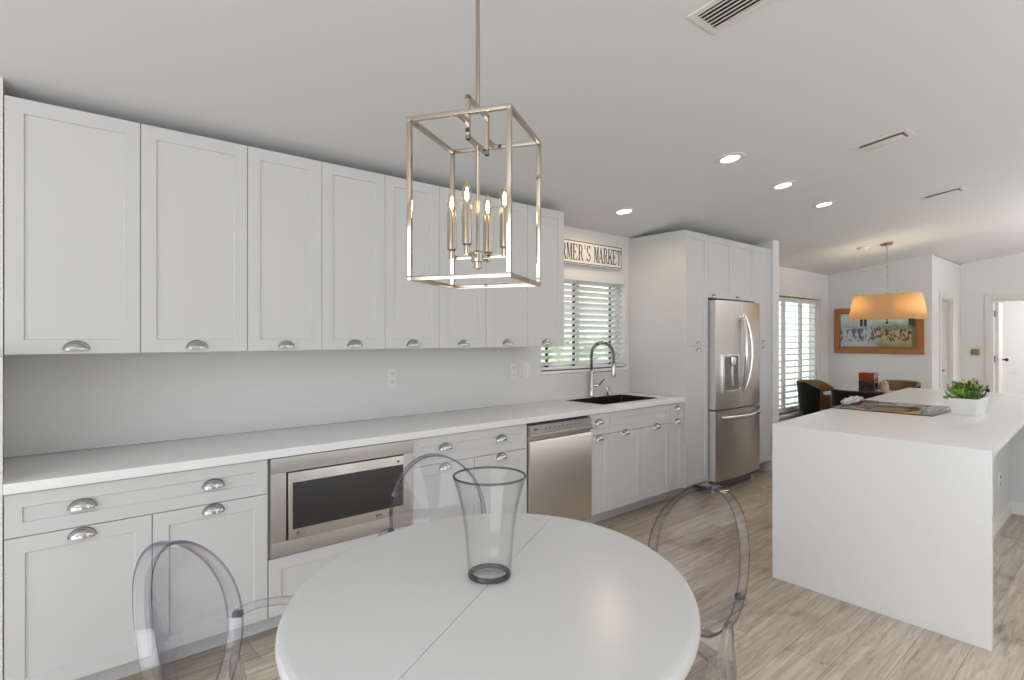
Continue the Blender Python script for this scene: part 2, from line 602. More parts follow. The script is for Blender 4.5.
def copy_tree(src, loc, rz=None, label=None):
    """copy a thing, its parts and their sub-parts"""
    everything = list(COL.objects)
    r = src.copy()
    COL.objects.link(r)
    r.location = loc
    if rz is not None:
        r.rotation_euler = (0, 0, rz)
    if label:
        r['label'] = label
    for ch in kids(src, everything):
        c = ch.copy()
        COL.objects.link(c)
        c.parent = r
        for g in kids(ch, everything):
            d = g.copy()
            COL.objects.link(d)
            d.parent = c
    return r

# ------------------------------------------------------------------ key planes
YW = 3.347            # cabinet wall
YU = 2.962            # front of the wall cabinets
YC = 2.736            # front edge of the worktop
YD = 2.756            # front of the base doors
ZC = 0.916            # worktop top
SL = 0.144            # ceiling slope
XD = 9.437            # dining wall
YH = 2.031            # hall side wall
XH = 11.178           # hall back wall

def cz(y):
    return 2.392 + SL * (YW - y)

CT = Matrix.Rotation(-math.atan(SL), 4, 'X')

# ------------------------------------------------------------------ the room
b = MB(); b.box(-3.3, 14.0, -4.2, YW + 0.15, -0.06, 0.0)
struct('floor', b, M['floor'])
b = MB(); b.box(-30, 40, -30, 40, -0.25, -0.07)
struct('ground', b, M['patio'])

b = MB()
y0, y1 = -4.3, YW + 0.15
b.rings([[(-3.4, y0, cz(y0)), (-3.4, y1, cz(y1)), (-3.4, y1, cz(y1) + 0.12), (-3.4, y0, cz(y0) + 0.12)],
         [(14.1, y0, cz(y0)), (14.1, y1, cz(y1)), (14.1, y1, cz(y1) + 0.12), (14.1, y0, cz(y0) + 0.12)]])
struct('ceiling', b, M['ceil'])

# cabinet wall with the sink window and the shuttered window
KW = (3.262, 4.392, 1.160, 2.000)
DW = (7.66, 9.10, 0.40, 2.00)
b = MB()
za = cz(YW) + 0.02
yb = YW + 0.15
b.box(-3.3, KW[0], YW, yb, 0, za)
b.box(KW[0], KW[1], YW, yb, 0, KW[2])
b.box(KW[0], KW[1], YW, yb, KW[3], za)
b.box(KW[1], DW[0], YW, yb, 0, za)
b.box(DW[0], DW[1], YW, yb, 0, DW[2])
b.box(DW[0], DW[1], YW, yb, DW[3], za)
b.box(DW[1], XD + 0.12, YW, yb, 0, za)
struct('wall_back', b, M['wall'])

b = MB(); b.box(-0.14, -0.0155, 2.752, YW - 0.001, 0, 1.372); b.box(-0.14, -0.0155, 2.958, YW - 0.001, 1.372, cz(2.958) + .01)
struct('wall_left', b, M['trim'])
b = MB(); b.box(6.122, 6.262, 2.715, YW - 0.001, 0, cz(2.72))
struct('wall_stub', b, M['wall'])

def wall_with_top(b, x0, x1, ya, yb_, z0=0.0, extra=0.01):
    """box whose top follows the sloping ceiling"""
    b.rings([[(x0, ya, z0), (x1, ya, z0), (x1, ya, cz(ya) + extra), (x0, ya, cz(ya) + extra)],
             [(x0, yb_, z0), (x1, yb_, z0), (x1, yb_, cz(yb_) + extra), (x0, yb_, cz(yb_) + extra)]])

b = MB(); wall_with_top(b, XD, XD + 0.12, YH, YW)
struct('wall_dining', b, M['wall'])

HD = (9.90, 10.56, 2.0)      # hall side door
b = MB()
b.box(XD + 0.12, HD[0], YH, YH + 0.12, 0, cz(YH + .12)); b.box(HD[1], XH + 0.1, YH, YH + 0.12, 0, cz(YH + .12))
b.box(HD[0], HD[1], YH, YH + 0.12, HD[2], cz(YH + .12))
struct('wall_hall_side', b, M['wall'])

RD = (0.86, 1.655, 2.0)      # doorway in the hall's end wall (y range)
b = MB()
wall_with_top(b, XH, XH + 0.12, RD[1], YH)
wall_with_top(b, XH, XH + 0.12, RD[0], RD[1], RD[2])
wall_with_top(b, XH, XH + 0.12, -4.2, RD[0])
struct('wall_hall_end', b, M['wall'])
b = MB(); wall_with_top(b, 13.2, 13.3, -1.0, YW)
struct('wall_bedroom', b, M['wall'])
b = MB(); b.box(13.185, 13.2, -1.0, YW, 0, 0.11, 0.003)
struct('baseboard_bedroom', b, M['trim'])

# unseen rear wall behind the camera, openings sized for the daylight let in
b = MB()
b.box(-3.3, XH, -4.2, -4.05, 2.35, cz(-4.1))
for x in (-3.3, 0.4, 4.2, 8.0, XH - 0.3):
    b.box(x, x + (0.3 if x < 0 or x > 10 else 2.3), -4.2, -4.05, 0, 2.35)
struct('wall_rear', b, M['wall'])
b = MB()
wall_with_top(b, -3.3, -3.2, 1.9, YW)
wall_with_top(b, -3.3, -3.2, -4.05, -2.9)
wall_with_top(b, -3.3, -3.2, -2.9, 1.9, 2.3)
struct('wall_side', b, M['wall'])

def frame_y(b, x0, x1, z0, z1, w, ya, yb_, bev=0.004, bottom=True):
    b.box(x0 - w, x0, ya, yb_, z0 - (w if bottom else 0), z1 + w, bev)
    b.box(x1, x1 + w, ya, yb_, z0 - (w if bottom else 0), z1 + w, bev)
    b.box(x0, x1, ya, yb_, z1, z1 + w, bev)
    if bottom:
        b.box(x0, x1, ya, yb_, z0 - w, z0, bev)

# hall side door
b = MB(); frame_y(b, HD[0], HD[1], 0, HD[2], 0.085, YH - 0.018, YH + 0.002, 0.004, False)
b.box(HD[0], HD[0] + .02, YH + .002, YH + .12, 0, HD[2]); b.box(HD[1] - .02, HD[1], YH + .002, YH + .12, 0, HD[2]); b.box(HD[0] + .02, HD[1] - .02, YH + .002, YH + .12, HD[2] - .02, HD[2])
struct('trim_1', b, M['trim'])
b = MB()
b.box(HD[0] + .022, HD[1] - .022, YH + 0.045, YH + 0.085, 0.01, HD[2] - .022, 0.003)
for z0, z1 in ((0.18, 0.9), (1.05, 1.85)):
    frame_y(b, HD[0] + .14, HD[1] - .14, z0 + .03, z1 - .03, 0.03, YH + 0.039, YH + 0.046, 0.003)
dr = struct('door_1', b, M['door'])
b = MB(); b.tube([(HD[0] + .075, YH + .045, .965), (HD[0] + .075, YH - .005, .965)], .024, 14); b.tube([(HD[0] + .075, YH - .0, .965), (HD[0] + .19, YH - .002, .965)], .011, 8)
b.build('door_lever', M['bronze'], dr)
b = MB(); b.tube([(HD[0] + .075, YH + .045, 1.07), (HD[0] + .075, YH + .02, 1.07)], .028, 14)
b.build('deadbolt', M['bronze'], dr)

# hall end doorway casing and the door leaf standing open in the room beyond
b = MB()
for y0_, y1_ in ((RD[1], RD[1] + 0.085), (RD[0] - 0.085, RD[0])):
    b.box(XH - 0.018, XH + 0.002, y0_, y1_, 0, RD[2] + 0.085, 0.004)
b.box(XH - 0.018, XH + 0.002, RD[0], RD[1], RD[2], RD[2] + 0.085, 0.004)
b.box(XH + .002, XH + .12, RD[1] - .015, RD[1], 0, RD[2]); b.box(XH + .002, XH + .12, RD[0], RD[0] + .015, 0, RD[2]); b.box(XH + .002, XH + .12, RD[0] + .015, RD[1] - .015, RD[2] - .015, RD[2])
struct('trim_2', b, M['trim'])
b = MB()
dm = Matrix.Translation((XH + 0.125, RD[1] - 0.018, 0)) @ Matrix.Rotation(math.radians(4.5), 4, 'Z')
b.box(0, 0.76, -0.04, 0, 0.01, RD[2] - 0.02, 0.003, mtx=dm)
d2 = struct('door_2', b, M['trim'])
b = MB(); b.tube([dm @ Vector((0.70, -0.04, 1.08)), dm @ Vector((0.70, -0.085, 1.08))], [.012, .012], 8); b.sphere(dm @ Vector((.70, -.095, 1.08)), .026, seg=12)
b.build('door_knob', M['bronze'], d2)
b = MB(); b.box(XH + .05, XH + .118, RD[1] - .02, RD[1] - .014, 1.06, 1.16); b.box(XH + .05, XH + .118, RD[1] - .02, RD[1] - .014, 1.75, 1.85)
b.build('hinge', M['bronze'], d2)

# ------------------------------------------------------------------ sink window, blind
b = MB()
x0, x1, z0, z1 = KW
frame_y(b, x0 + .05, x1 - .05, z0 + .05, z1 - .05, 0.05, YW + .085, YW + .125, 0.003)
b.box((x0 + x1) / 2 - .02, (x0 + x1) / 2 + .02, YW + .09, YW + .12, z0 + .05, z1 - .05, .003)
win = struct('window_1', b, M['trim'])
b = MB(); b.box(x0 + .05, x1 - .05, YW + .103, YW + .108, z0 + .05, z1 - .05)
b.build('pane', M['pane'], win)
b = MB(); b.box(x0 - .0, x1 + .0, YW - .018, YW + .085, z0 - .022, z0, .003)
b.build('window_sill', M['quartz'], win)

bl = thing('venetian_blind', 'white wide slat blind, half open, in the window over the sink', 'window blind', ((x0 + x1) / 2, YW + .04, z0))
hw = (x1 - x0) / 2 - .012
hh = z1 - z0
b = MB(); b.box(-hw, hw, -.045, -.03, hh - .06, hh + .015, .004); b.box(-hw, hw, -.03, .03, hh - .045, hh - .002, .003)
b.build('valance', M['blind'], bl)
b = MB(); b.box(-hw, hw, -.026, .026, .008, .03, .005)
b.build('bottom_rail', M['blind'], bl)
ns = 15
for i in range(ns):
    z = .062 + i * (hh - .135) / (ns - 1)
    mt = Matrix.Translation((0, 0, z)) @ Matrix.Rotation(math.radians(-36), 4, 'X')
    b = MB(); b.box(-hw, hw, -.026, .026, -.0018, .0018, .0012, mtx=mt)
    b.build('slat', M['slat'], bl)
for xx in (-.42, -.085, .42):
    b = MB(); b.box(xx - .018, xx + .018, .0265, .0285, .03, hh - .05)
    b.build('ladder_tape', M['tape'], bl)

# ------------------------------------------------------------------ shuttered window
x0, x1, z0, z1 = DW
b = MB()
frame_y(b, x0, x1, z0, z1, 0.07, YW - .02, YW + .0, 0.004)
b.box(x0, x0 + .03, YW, YW + .14, z0, z1); b.box(x1 - .03, x1, YW, YW + .14, z0, z1)
b.box(x0, x1, YW - .0, YW + .14, z0 - .03, z0); b.box(x0, x1, YW, YW + .14, z1, z1 + .03)
w2 = struct('window_2', b, M['trim'])
b = MB(); b.box(x0 + .03, x1 - .03, YW + .118, YW + .123, z0, z1)
b.build('pane', M['pane'], w2)
b = MB(); b.box(x0 - .08, x1 + .08, YW - .07, YW - .0, z0 - .03, z0 - .001, .004)
b.build('window_sill', M['trim'], w2)
PN = [(7.69, 7.963), (7.967, 8.519), (8.523, 9.07)]
for i, (pa, pb) in enumerate(PN):
    sh = thing('plantation_shutter', ['narrow white shutter panel beside the end of the tall cabinets', 'white shutter panel in the middle of the dining window', 'white shutter panel nearest the dining room corner'][i], 'shutter', ((pa + pb) / 2, YW + .05, z0), 0, 'shutter panels of the dining window')
    w = (pb - pa) / 2
    h = z1 - z0
    b = MB()
    b.box(-w, -w + .045, -.014, .014, 0.004, h - .004, .003); b.box(w - .045, w, -.014, .014, 0.004, h - .004, .003)
    b.box(-w + .045, w - .045, -.014, .014, 0.004, .07, .003); b.box(-w + .045, w - .045, -.014, .014, h - .07, h - .004, .003)
    b.build('shutter_frame', M['blind'], sh)
    nl = 17
    for k in range(nl):
        z = .07 + (k + .5) * (h - .14) / nl
        mt = Matrix.Translation((0, 0, z)) @ Matrix.Rotation(math.radians(6), 4, 'X')
        b = MB(); b.box(-w + .047, w - .047, -.038, .038, -.004, .004, .003, mtx=mt)
        b.build('louver', M['slat'], sh)
    b = MB(); b.tube([(0, -.045, .10), (0, -.045, h - .10)], .005, 6)
    b.build('tilt_rod', M['blind'], sh)

# ------------------------------------------------------------------ outside the windows
random.seed(3)
def hedge(name, label, x0, x1, y, h, n):
    b = MB()
    for i in range(n):
        x = random.uniform(x0, x1); z = random.uniform(0.15, h); yy = y + random.uniform(-.25, .25)
        r = random.uniform(.09, .2)
        b.sphere((x, yy, z - .07), r, random.uniform(.8, 1.3), 1, random.uniform(.6, 1.0), 8)
    b.box(x0, x1, y - .12, y + .12, -.07, h * .85, .05)
    o = b.build(name, M['hedge'], angle=20)
    return tag(o, label, 'hedge')
hedge('hedge', 'sunlit green hedge outside the window over the sink', 4.6, 9.6, 7.3, 1.6, 260)
hb = thing('house', 'pale neighbouring house with clay roof beyond the hedge', 'house', (8.5, 11.5, -.07))
b = MB(); b.box(-6, 6, 0, 4, 0, 2.6)
b.build('wall', M['stucco'], hb)
b = MB(); b.rings([[(-6.4, -.5, 2.5), (-6.4, 4.5, 2.5), (-6.4, 2, 3.5)], [(6.4, -.5, 2.5), (6.4, 4.5, 2.5), (6.4, 2, 3.5)]])
b.build('roof', M['rooftile'], hb)

# ------------------------------------------------------------------ kitchen cabinets
def shaker(b, x0, x1, z0, z1, y, t=0.02, rail=0.058, rec=0.007, gap=0.0015):
    """framed door facing -Y with its front in plane y"""
    x0 += gap; x1 -= gap; z0 += gap; z1 -= gap
    e = 0.0015
    def ring(d, yy): return [(x0 + d, yy, z0 + d), (x1 - d, yy, z0 + d), (x1 - d, yy, z1 - d), (x0 + d, yy, z1 - d)]
    rr = min(rail, (x1 - x0) * .3, (z1 - z0) * .32)
    b.rings([ring(0, y + t), ring(0, y + e), ring(e, y), ring(rr, y), ring(rr + .003, y + rec)], True, True)

def pull_mesh():
    """half-dome bin pull, open below, w wide"""
    b = MB()
    w, h, d = .043, .036, .027
    rings_o, rings_i = [], []
    na, nb = 16, 8
    for k in range(nb + 1):
        t = k / nb * PI / 2
        ro = [(w * math.cos(PI * i / na) , -d * math.sin(t) * math.sin(PI * i / na) ** .6 if 0 < i < na else 0.0, h * math.cos(t) * math.sin(PI * i / na)) for i in range(na + 1)]
        rings_o.append(ro)
    th = 0.0025
    for r in rings_o:
        rings_i.append([(x * (1 - th / w), y * (1 - th / d), z * (1 - th / h)) for x, y, z in r])
    b.rings(rings_o, False, False)
    b.rings(rings_i, False, False)
    # lip joining the two shells along the open bottom edge, and a back flange
    b.rings([rings_o[-1], rings_i[-1]], False, False)
    b.tube([(w * 1.06 * math.cos(PI * i / 20), -.001, h * 1.06 * math.sin(PI * i / 20)) for i in range(21)], .0022, 6)
    me_o = b.build('pull', M['chrome'])
    me = me_o.data
    bpy.data.objects.remove(me_o)
    return me
PULL = pull_mesh()
def pull(parent, x, y, z, sc=1.0):
    o = bpy.data.objects.new('pull', PULL)
    COL.objects.link(o)
    o.parent = parent
    o.location = (x, y, z)
    o.scale = (sc, sc, sc)
    return o

def cabinet(name, label, cat, x0, x1, y_front, y_back, z0, z1, fronts, group=None):
    """fronts: (kind, x0, x1, z0, z1, pull xs, pull z)"""
    cx = (x0 + x1) / 2
    t = thing(name, label, cat, (cx, y_back, z0), 0, group)
    b = MB()
    if name == 'sink_cabinet':       # open-topped carcass under the basin
        b.box(x0 - cx + .001, x0 - cx + .017, y_front + .021 - y_back, -.001, 0, z1 - z0); b.box(x1 - cx - .017, x1 - cx - .001, y_front + .021 - y_back, -.001, 0, z1 - z0)
        b.box(x0 - cx + .017, x1 - cx - .017, y_front + .021 - y_back, -.001, 0, .018); b.box(x0 - cx + .017, x1 - cx - .017, y_front + .021 - y_back, y_front + .039 - y_back, .018, z1 - z0)
    else:
        b.box(x0 - cx + .001, x1 - cx - .001, y_front + .021 - y_back, -.001, 0, z1 - z0)
    b.build('body', M['cab'], t)
    for kind, a, c, d, e, pxs, pz in fronts:
        b = MB(); shaker(b, a - cx, c - cx, d - z0, e - z0, y_front - y_back)
        f = b.build(kind, M['cab'], t)
        for px in pxs:
            pull(f, px - cx, y_front - y_back, pz - z0)
    return t

ZU0, ZU1 = 1.374, 2.387
US = [-.014, .437, .882, 1.260, 1.637, 2.013, 2.389, 2.764, 3.144]
UL = ['white wall cabinet with two wide doors, farthest left on the kitchen wall', 'white wall cabinet with two narrow doors right of the wide-doored one', 'white wall cabinet behind the pendant lantern', 'white wall cabinet ending beside the sink window']
for i in range(4):
    a, c, e = US[2 * i], US[2 * i + 1], US[2 * i + 2]
    cabinet('wall_cabinet', UL[i], 'cabinet', a, e, YU, YW, ZU0, ZU1,
            [('door', a, c, ZU0, ZU1, [(a + c) / 2], 1.392), ('door', c, e, ZU0, ZU1, [(c + e) / 2], 1.392)], 'wall cabinets over the worktop')

BD0, BD1, BS = 0.125, 0.873, 0.711
def base(label, a, e, fr, name='base_cabinet'):
    return cabinet(name, label, 'cabinet', a, e, YD, YW, 0.12, 0.875, fr, 'base cabinets under the worktop')
base('white base cabinet with one long drawer over two doors, left of the microwave', -.014, .911, [
    ('drawer_front', -.014, .911, BS, BD1, [.215, .678], .782),
    ('door', -.014, .447, BD0, BS, [.215], .672), ('door', .447, .911, BD0, BS, [.678], .672)])
base('white base cabinet with a drawer over two doors, right of the microwave', 1.694, 2.568, [
    ('drawer_front', 1.694, 2.568, BS, BD1, [1.915, 2.345], .79),
    ('door', 1.694, 2.131, BD0, BS, [1.915], .675), ('door', 2.131, 2.568, BD0, BS, [2.345], .675)])
base('narrow white base cabinet between the dishwasher and the sink cabinet', 3.200, 3.430, [
    ('drawer_front', 3.200, 3.430, BS, BD1, [3.300], .798), ('door', 3.200, 3.430, BD0, BS, [3.306], .678)])
base('white two-door sink cabinet under the black sink', 3.430, 4.245, [
    ('drawer_front', 3.430, 4.245, BS, BD1, [], 0),
    ('door', 3.430, 3.838, BD0, BS, [3.622], .686), ('door', 3.838, 4.245, BD0, BS, [4.038], .69)], 'sink_cabinet')
base('slim white base cabinet against the tall refrigerator surround', 4.245, 4.446, [
    ('drawer_front', 4.245, 4.446, BS, BD1, [4.350], .812), ('door', 4.245, 4.446, BD0, BS, [4.350], .70)])
t = cabinet('microwave_cabinet', 'white cabinet housing the built-in microwave, drawer below', 'cabinet', .911, 1.694, YD, YW, 0.12, 0.40,
            [('drawer_front', .913, 1.692, BD0, .400, [], 0)], 'base cabinets under the worktop')
b = MB()
for xa in (-.391, .3755):
    b.box(xa, xa + .0155, YD + .021 - YW, -.001, .28, .755)
b.box(-.375, .375, -.02, -.001, .28, .755)
b.build('side_panels', M['cab'], t)

b = MB(); b.box(-.0145, 2.568, 2.905, 2.92, 0, .1195); b.box(3.2, 4.44, 2.905, 2.92, 0, .1195)
tag(b.build('toe_kick', M['cab']), 'white recessed plinth board along the floor below base cabinets', 'plinth')

# worktop with the sink cut-out
SX0, SX1, SY0, SY1 = 3.488, 4.218, 2.865, 3.262
b = MB()
zt, zb = ZC, 0.877
xa, xb = -.0145, 4.446
b.box(xa, SX0, YC, YW - .001, zb, zt, .002); b.box(SX1, xb, YC, YW - .001, zb, zt, .002)
b.box(SX0, SX1, YC, SY0, zb, zt, .002); b.box(SX0, SX1, SY1, YW - .001, zb, zt, .002)
tag(b.build('worktop', M['quartz']), 'long white quartz worktop along the kitchen wall', 'worktop')
b = MB()
b.box(-.0145, KW[0], YW - .013, YW - .0008, ZC + .001, ZU0 - .001); b.box(KW[0], KW[1], YW - .013, YW - .0008, ZC + .001, KW[2] - .024); b.box(KW[1], 4.446, YW - .013, YW - .0008, ZC + .001, 1.20)
tag(b.build('splashback', M['splash']), 'smooth white splashback slab between worktop and wall cabinets', 'splashback')

sk = thing('kitchen_sink', 'dark undermount sink let into the white worktop', 'sink', ((SX0 + SX1) / 2, (SY0 + SY1) / 2, zb))
b = MB()
w, d, dep = (SX1 - SX0) / 2 , (SY1 - SY0) / 2, .2
def rr(w, d, r, n=5):
    o = []
    for cx_, cy_, a0 in ((w - r, d - r, 0), (-w + r, d - r, 90), (-w + r, -d + r, 180), (w - r, -d + r, 270)):
        for k in range(n + 1):
            a = math.radians(a0 + 90 * k / n); o.append((cx_ + r * math.cos(a), cy_ + r * math.sin(a)))
    return o
b.rings([[(x, y, z) for x, y in rr(w - q, d - q, .02 if q < .1 else .005)] for q, z in ((d - .006, -dep - .006), (.002, -dep), (.0008, .0385), (-.006, .0398), (-.006, .041), (.002, .041), (.004, -dep + .03), (.03, -dep), (d - .006, -dep))], True, True)
b.build('basin', mat('dark_sink_composite', (0.022, 0.012, 0.011), 0.3, var=0.1), sk)
b = MB(); b.lathe([(.045, 0), (.045, .004), (.03, .004), (.028, .001), (.0, .001)], 20, Matrix.Translation((0, .05, -dep)), True)
b.build('drain', M['chrome'], sk)

fa = thing('kitchen_faucet', 'tall chrome spring faucet arching over the sink', 'faucet', (3.841, 3.292, ZC))
b = MB(); b.lathe([(.0, 0), (.030, 0), (.030, .006), (.021, .012), (.019, .02), (.019, .23), (.014, .24), (.0, .24)], 20)
b.build('body', M['chrome'], fa)
arc = [(0, 0, .24), (0, 0, .36)]
R_ = .108
for k in range(1, 13):
    a = PI - PI * k / 12
    arc.append((.035 * (1 - math.cos(PI * k / 12)) * .5, -(R_ + R_ * math.cos(a)), .372 + R_ * math.sin(a)))
arc.append((.035, -2 * R_, .30))
b = MB(); b.tube(arc, .010, 10)
coil = []
def along(t_):
    L = [0]
    for p, q in zip(arc, arc[1:]): L.append(L[-1] + (Vector(q) - Vector(p)).length)
    s_ = t_ * L[-1]
    for i in range(len(arc) - 1):
        if s_ <= L[i + 1]:
            f_ = (s_ - L[i]) / (L[i + 1] - L[i]); return Vector(arc[i]).lerp(Vector(arc[i + 1]), f_)
    return Vector(arc[-1])
b.build('hose', M['greyplastic'], fa)
b = MB()
for k in range(54):
    t_ = k / 53
    p = along(t_); q = along(min(1, t_ + .01)); q0 = along(max(0, t_ - .01))
    T = (q - q0).normalized()
    e1 = T.cross(Vector((1, 0, 0))).normalized(); e2 = T.cross(e1)
    b.tube([p + (e1 * math.cos(a) + e2 * math.sin(a)) * .0145 for a in [2 * PI * j / 10 for j in range(10)]], .003, 5, True)
b.build('spring', M['chrome'], fa)
b = MB(); b.lathe([(.0, .0), (.016, 0), (.018, .02), (.018, .10), (.012, .125), (.0, .125)], 16, Matrix.Translation((.035, -2 * R_, .18)))
b.build('spray_head', M['chrome'], fa)
b = MB(); b.tube([(0, 0, .215), (.035, -2 * R_ + .015, .24)], .005, 8); b.tube([(.035, -2 * R_, .24), (.035, -2 * R_, .25)], .02, 12)
b.build('holder_arm', M['chrome'], fa)
b = MB(); b.tube([(.018, -.01, .105), (.05, -.04, .105)], .014, 10); b.tube([(.05, -.04, .105), (.075, -.085, .165)], [.008, .005], 8)
b.build('handle', M['chrome'], fa)
sd = thing('soap_dispenser', 'small chrome soap dispenser beside the faucet', 'soap dispenser', (4.06, 3.292, ZC))
b = MB(); b.lathe([(.0, 0), (.020, 0), (.020, .006), (.011, .012), (.010, .06), (.0, .06)], 14)
b.build('body', M['chrome'], sd)
b = MB(); b.tube([(0, 0, .058), (0, 0, .075), (-.02, -.03, .082), (-.06, -.08, .07)], .005, 8)
b.build('spout', M['chrome'], sd)

# ------------------------------------------------------------------ microwave
mw = thing('microwave', 'built-in stainless microwave under the worktop', 'microwave', ((.911 + 1.694) / 2, YC + .006, .402))
cx = (.911 + 1.694) / 2
b = MB()
X0, X1, Z0, Z1 = -.384, .384, .004, .470
I0, I1, J0, J1 = .990 - cx, 1.628 - cx, .074, .400
b.box(X0, X1, 0, .016, Z0, J0, .002); b.box(X0, X1, 0, .016, J1, Z1, .002); b.box(X0, I0, 0, .016, J0, J1, .002); b.box(I1, X1, 0, .016, J0, J1, .002)
b.build('trim_frame', M['steel'], mw)
b = MB(); b.box(I0 - .02, I1 + .02, .03, .45, J0 - .02, J1 + .02)
b.build('body', M['dark'], mw)
b = MB()
for i, (q0, q1, q2, q3) in enumerate(((I0 - .004, I0, J0, J1), (I1, I1 + .004, J0, J1), (I0, I1, J1, J1 + .004), (I0, I1, J0 - .004, J0))):
    b.box(q0, q1, .004, .02, q2, q3)
b.build('gap_gasket', M['dark'], mw)
b = MB(); b.box(I0 + .006, I1 - .012, -.022, .03, J0 + .005, J1 - .004, .003)
dr = b.build('door', M['steellight'], mw)
b = MB(); b.box(1.013 - cx, 1.612 - cx, -.0235, -.018, .128, .350, .0005)
b.build('window', M['mwglass'], dr)
b = MB()
for px in (1.455, 1.475, 1.54):
    b.tube([(px - cx, -.022, .103), (px - cx, -.026, .103)], .007 if px < 1.5 else .010, 12)
b.build('button', M['greyplastic'], dr)
b = MB()
b.box(1.575 - cx, 1.589 - cx, -.0226, -.0215, .362, .376)
b.build('badge', M['greyplastic'], dr)

# ---- simple stroke lettering, condensed with slab serifs (unit height, unit width)
def L_rect(x0, y0, x1, y1): return [[(x0, y0), (x1, y0), (x1, y1), (x0, y1)]]
def L_arc(cx, cy, rx, ry, a0, a1, wx, wy, n=10):
    o = []
    for k in range(n):
        q = []
        for a in (a0 + (a1 - a0) * k / n, a0 + (a1 - a0) * (k + 1) / n):
            a = math.radians(a)
            q.append(((cx + rx * math.cos(a), cy + ry * math.sin(a)), (cx + (rx - wx) * math.cos(a), cy + (ry - wy) * math.sin(a))))
        o.append([q[0][0], q[1][0], q[1][1], q[0][1]])
    return o
sr = .055
def stem(x, w=.2, s0=True, s1=True, d=.07):
    o = L_rect(x, 0, x + w, 1)
    if s0: o += L_rect(x - d, 0, x + w + d, sr)
    if s1: o += L_rect(x - d, 1 - sr, x + w + d, 1)
    return o
GL = {
    'F': stem(.14) + L_rect(.34, 1 - sr, .9, 1) + [[(.9, 1), (.9, .72), (.85, .72), (.72, 1)]] + L_rect(.34, .47, .62, .53) + L_rect(.58, .36, .64, .64),
    'A': [[(.02, 0), (.10, 0), (.50, .9), (.46, 1)], [(.66, 0), (.9, 0), (.56, 1), (.40, 1)]] + L_rect(.22, .28, .74, .34) + L_rect(-.03, 0, .24, sr) + L_rect(.58, 0, 1.0, sr),
    'R': stem(.12) + L_arc(.50, .74, .34, .26, -90, 90, .17, .055) + L_rect(.32, .945, .52, 1) + L_rect(.32, .48, .52, .535) + [[(.50, .5), (.66, .5), (.93, .06), (.72, .06)]] + L_rect(.72, 0, 1.0, .06),
    'M': stem(.06, .07) + stem(.74, .2, d=.05) + [[(.06, 1), (.28, 1), (.52, .12), (.44, .02)], [(.44, .02), (.50, .02), (.80, 1), (.74, 1)]],
    'E': stem(.12) + L_rect(.32, 1 - sr, .9, 1) + L_rect(.32, 0, .9, sr) + L_rect(.32, .47, .62, .53) + L_rect(.58, .36, .64, .64) + [[(.9, 1), (.9, .72), (.85, .72), (.72, 1)], [(.9, 0), (.9, .28), (.85, .28), (.72, 0)]],
    'S': L_arc(.48, .755, .36, .245, 20, 180, .15, .055) + L_arc(.48, .755, .36, .245, 180, 262, .17, .09) + L_arc(.48, .26, .40, .26, -160, 0, .17, .055) + L_arc(.48, .26, .40, .26, 0, 92, .18, .11) + L_rect(.78, .7, .83, .98) + L_rect(.08, .03, .13, .3),
    'K': stem(.1) + [[(.30, .38), (.36, .34), (.88, .96), (.78, .96)], [(.46, .56), (.60, .66), (.94, .05), (.70, .05)]] + L_rect(.64, 1 - sr, 1.0, 1) + L_rect(.62, 0, 1.02, sr),
    'T': stem(.40, .2, True, False) + L_rect(.04, 1 - sr, .96, 1) + [[(.04, 1), (.04, .68), (.09, .68), (.2, 1)], [(.96, 1), (.96, .68), (.91, .68), (.8, 1)]],
    "'": [[(.35, 1), (.65, 1), (.55, .72), (.45, .72)]],
    'L': L_rect(.15, 0, .33, 1) + L_rect(.33, 0, .85, .16),
    'G': L_arc(.5, .5, .45, .5, 40, 345, .17, .16, 18) + L_rect(.55, .36, .95, .5),
}
def letters(b, text, x, z, y, h, pitch, wd, depth=.0015, gap=None):
    for ch in text:
        p = pitch
        if ch == "'": p = pitch * .45
        if ch == ' ': p = pitch * .45
        for poly in GL.get(ch, []):
            pts = [(x + (q[0] if ch != "'" else q[0] * .5) * wd, z + q[1] * h) for q in poly]
            t = bmesh.new()
            f0 = [t.verts.new((q[0], y, q[1])) for q in pts]
            f1 = [t.verts.new((q[0], y - depth, q[1])) for q in pts]
            t.faces.new(f0); t.faces.new(f1)
            for k in range(4):
                kk = (k + 1) % 4
                t.faces.new((f0[k], f0[kk], f1[kk], f1[k]))
            bmesh.ops.recalc_face_normals(t, faces=t.faces[:])
            b._merge(t)
        x += p
    return x
b = MB(); letters(b, 'LG', 1.052 - cx, .098, -.022, .014, .014, .012, .0006)
b.tube([(1.038 - cx, -.022, .105), (1.038 - cx, -.0228, .105)], .009, 16)
b.build('brand_mark', M['greyplastic'], dr)

# ------------------------------------------------------------------ dishwasher
dw = thing('dishwasher', 'stainless dishwasher between the base cabinets', 'dishwasher', ((2.571 + 3.197) / 2, YW, 0))
cx = (2.571 + 3.197) / 2
fy = 2.735 - YW
b = MB(); b.box(-.305, .305, fy + .05, -.02, .10, .872)
b.build('body', M['dark'], dw)
b = MB(); b.box(-.300, .300, fy + .13, fy + .15, 0, .115)
b.build('kick_plate', M['dark'], dw)
b = MB()
prof = [(fy + .05, .125), (fy + .004, .125), (fy, .135), (fy, .742), (fy + .006, .752), (fy + .02, .756), (fy + .05, .756)]
b.rings([[(x, y, z) for y, z in prof] for x in (-.309, .309)], True, True)
b.build('door', M['steelv'], dw)
b = MB()
prof = [(fy + .05, .757), (fy + .022, .757), (fy + .022, .772), (fy - .012, .776), (fy - .014, .790), (fy - .004, .797), (fy, .800), (fy, .858), (fy + .05, .858)]
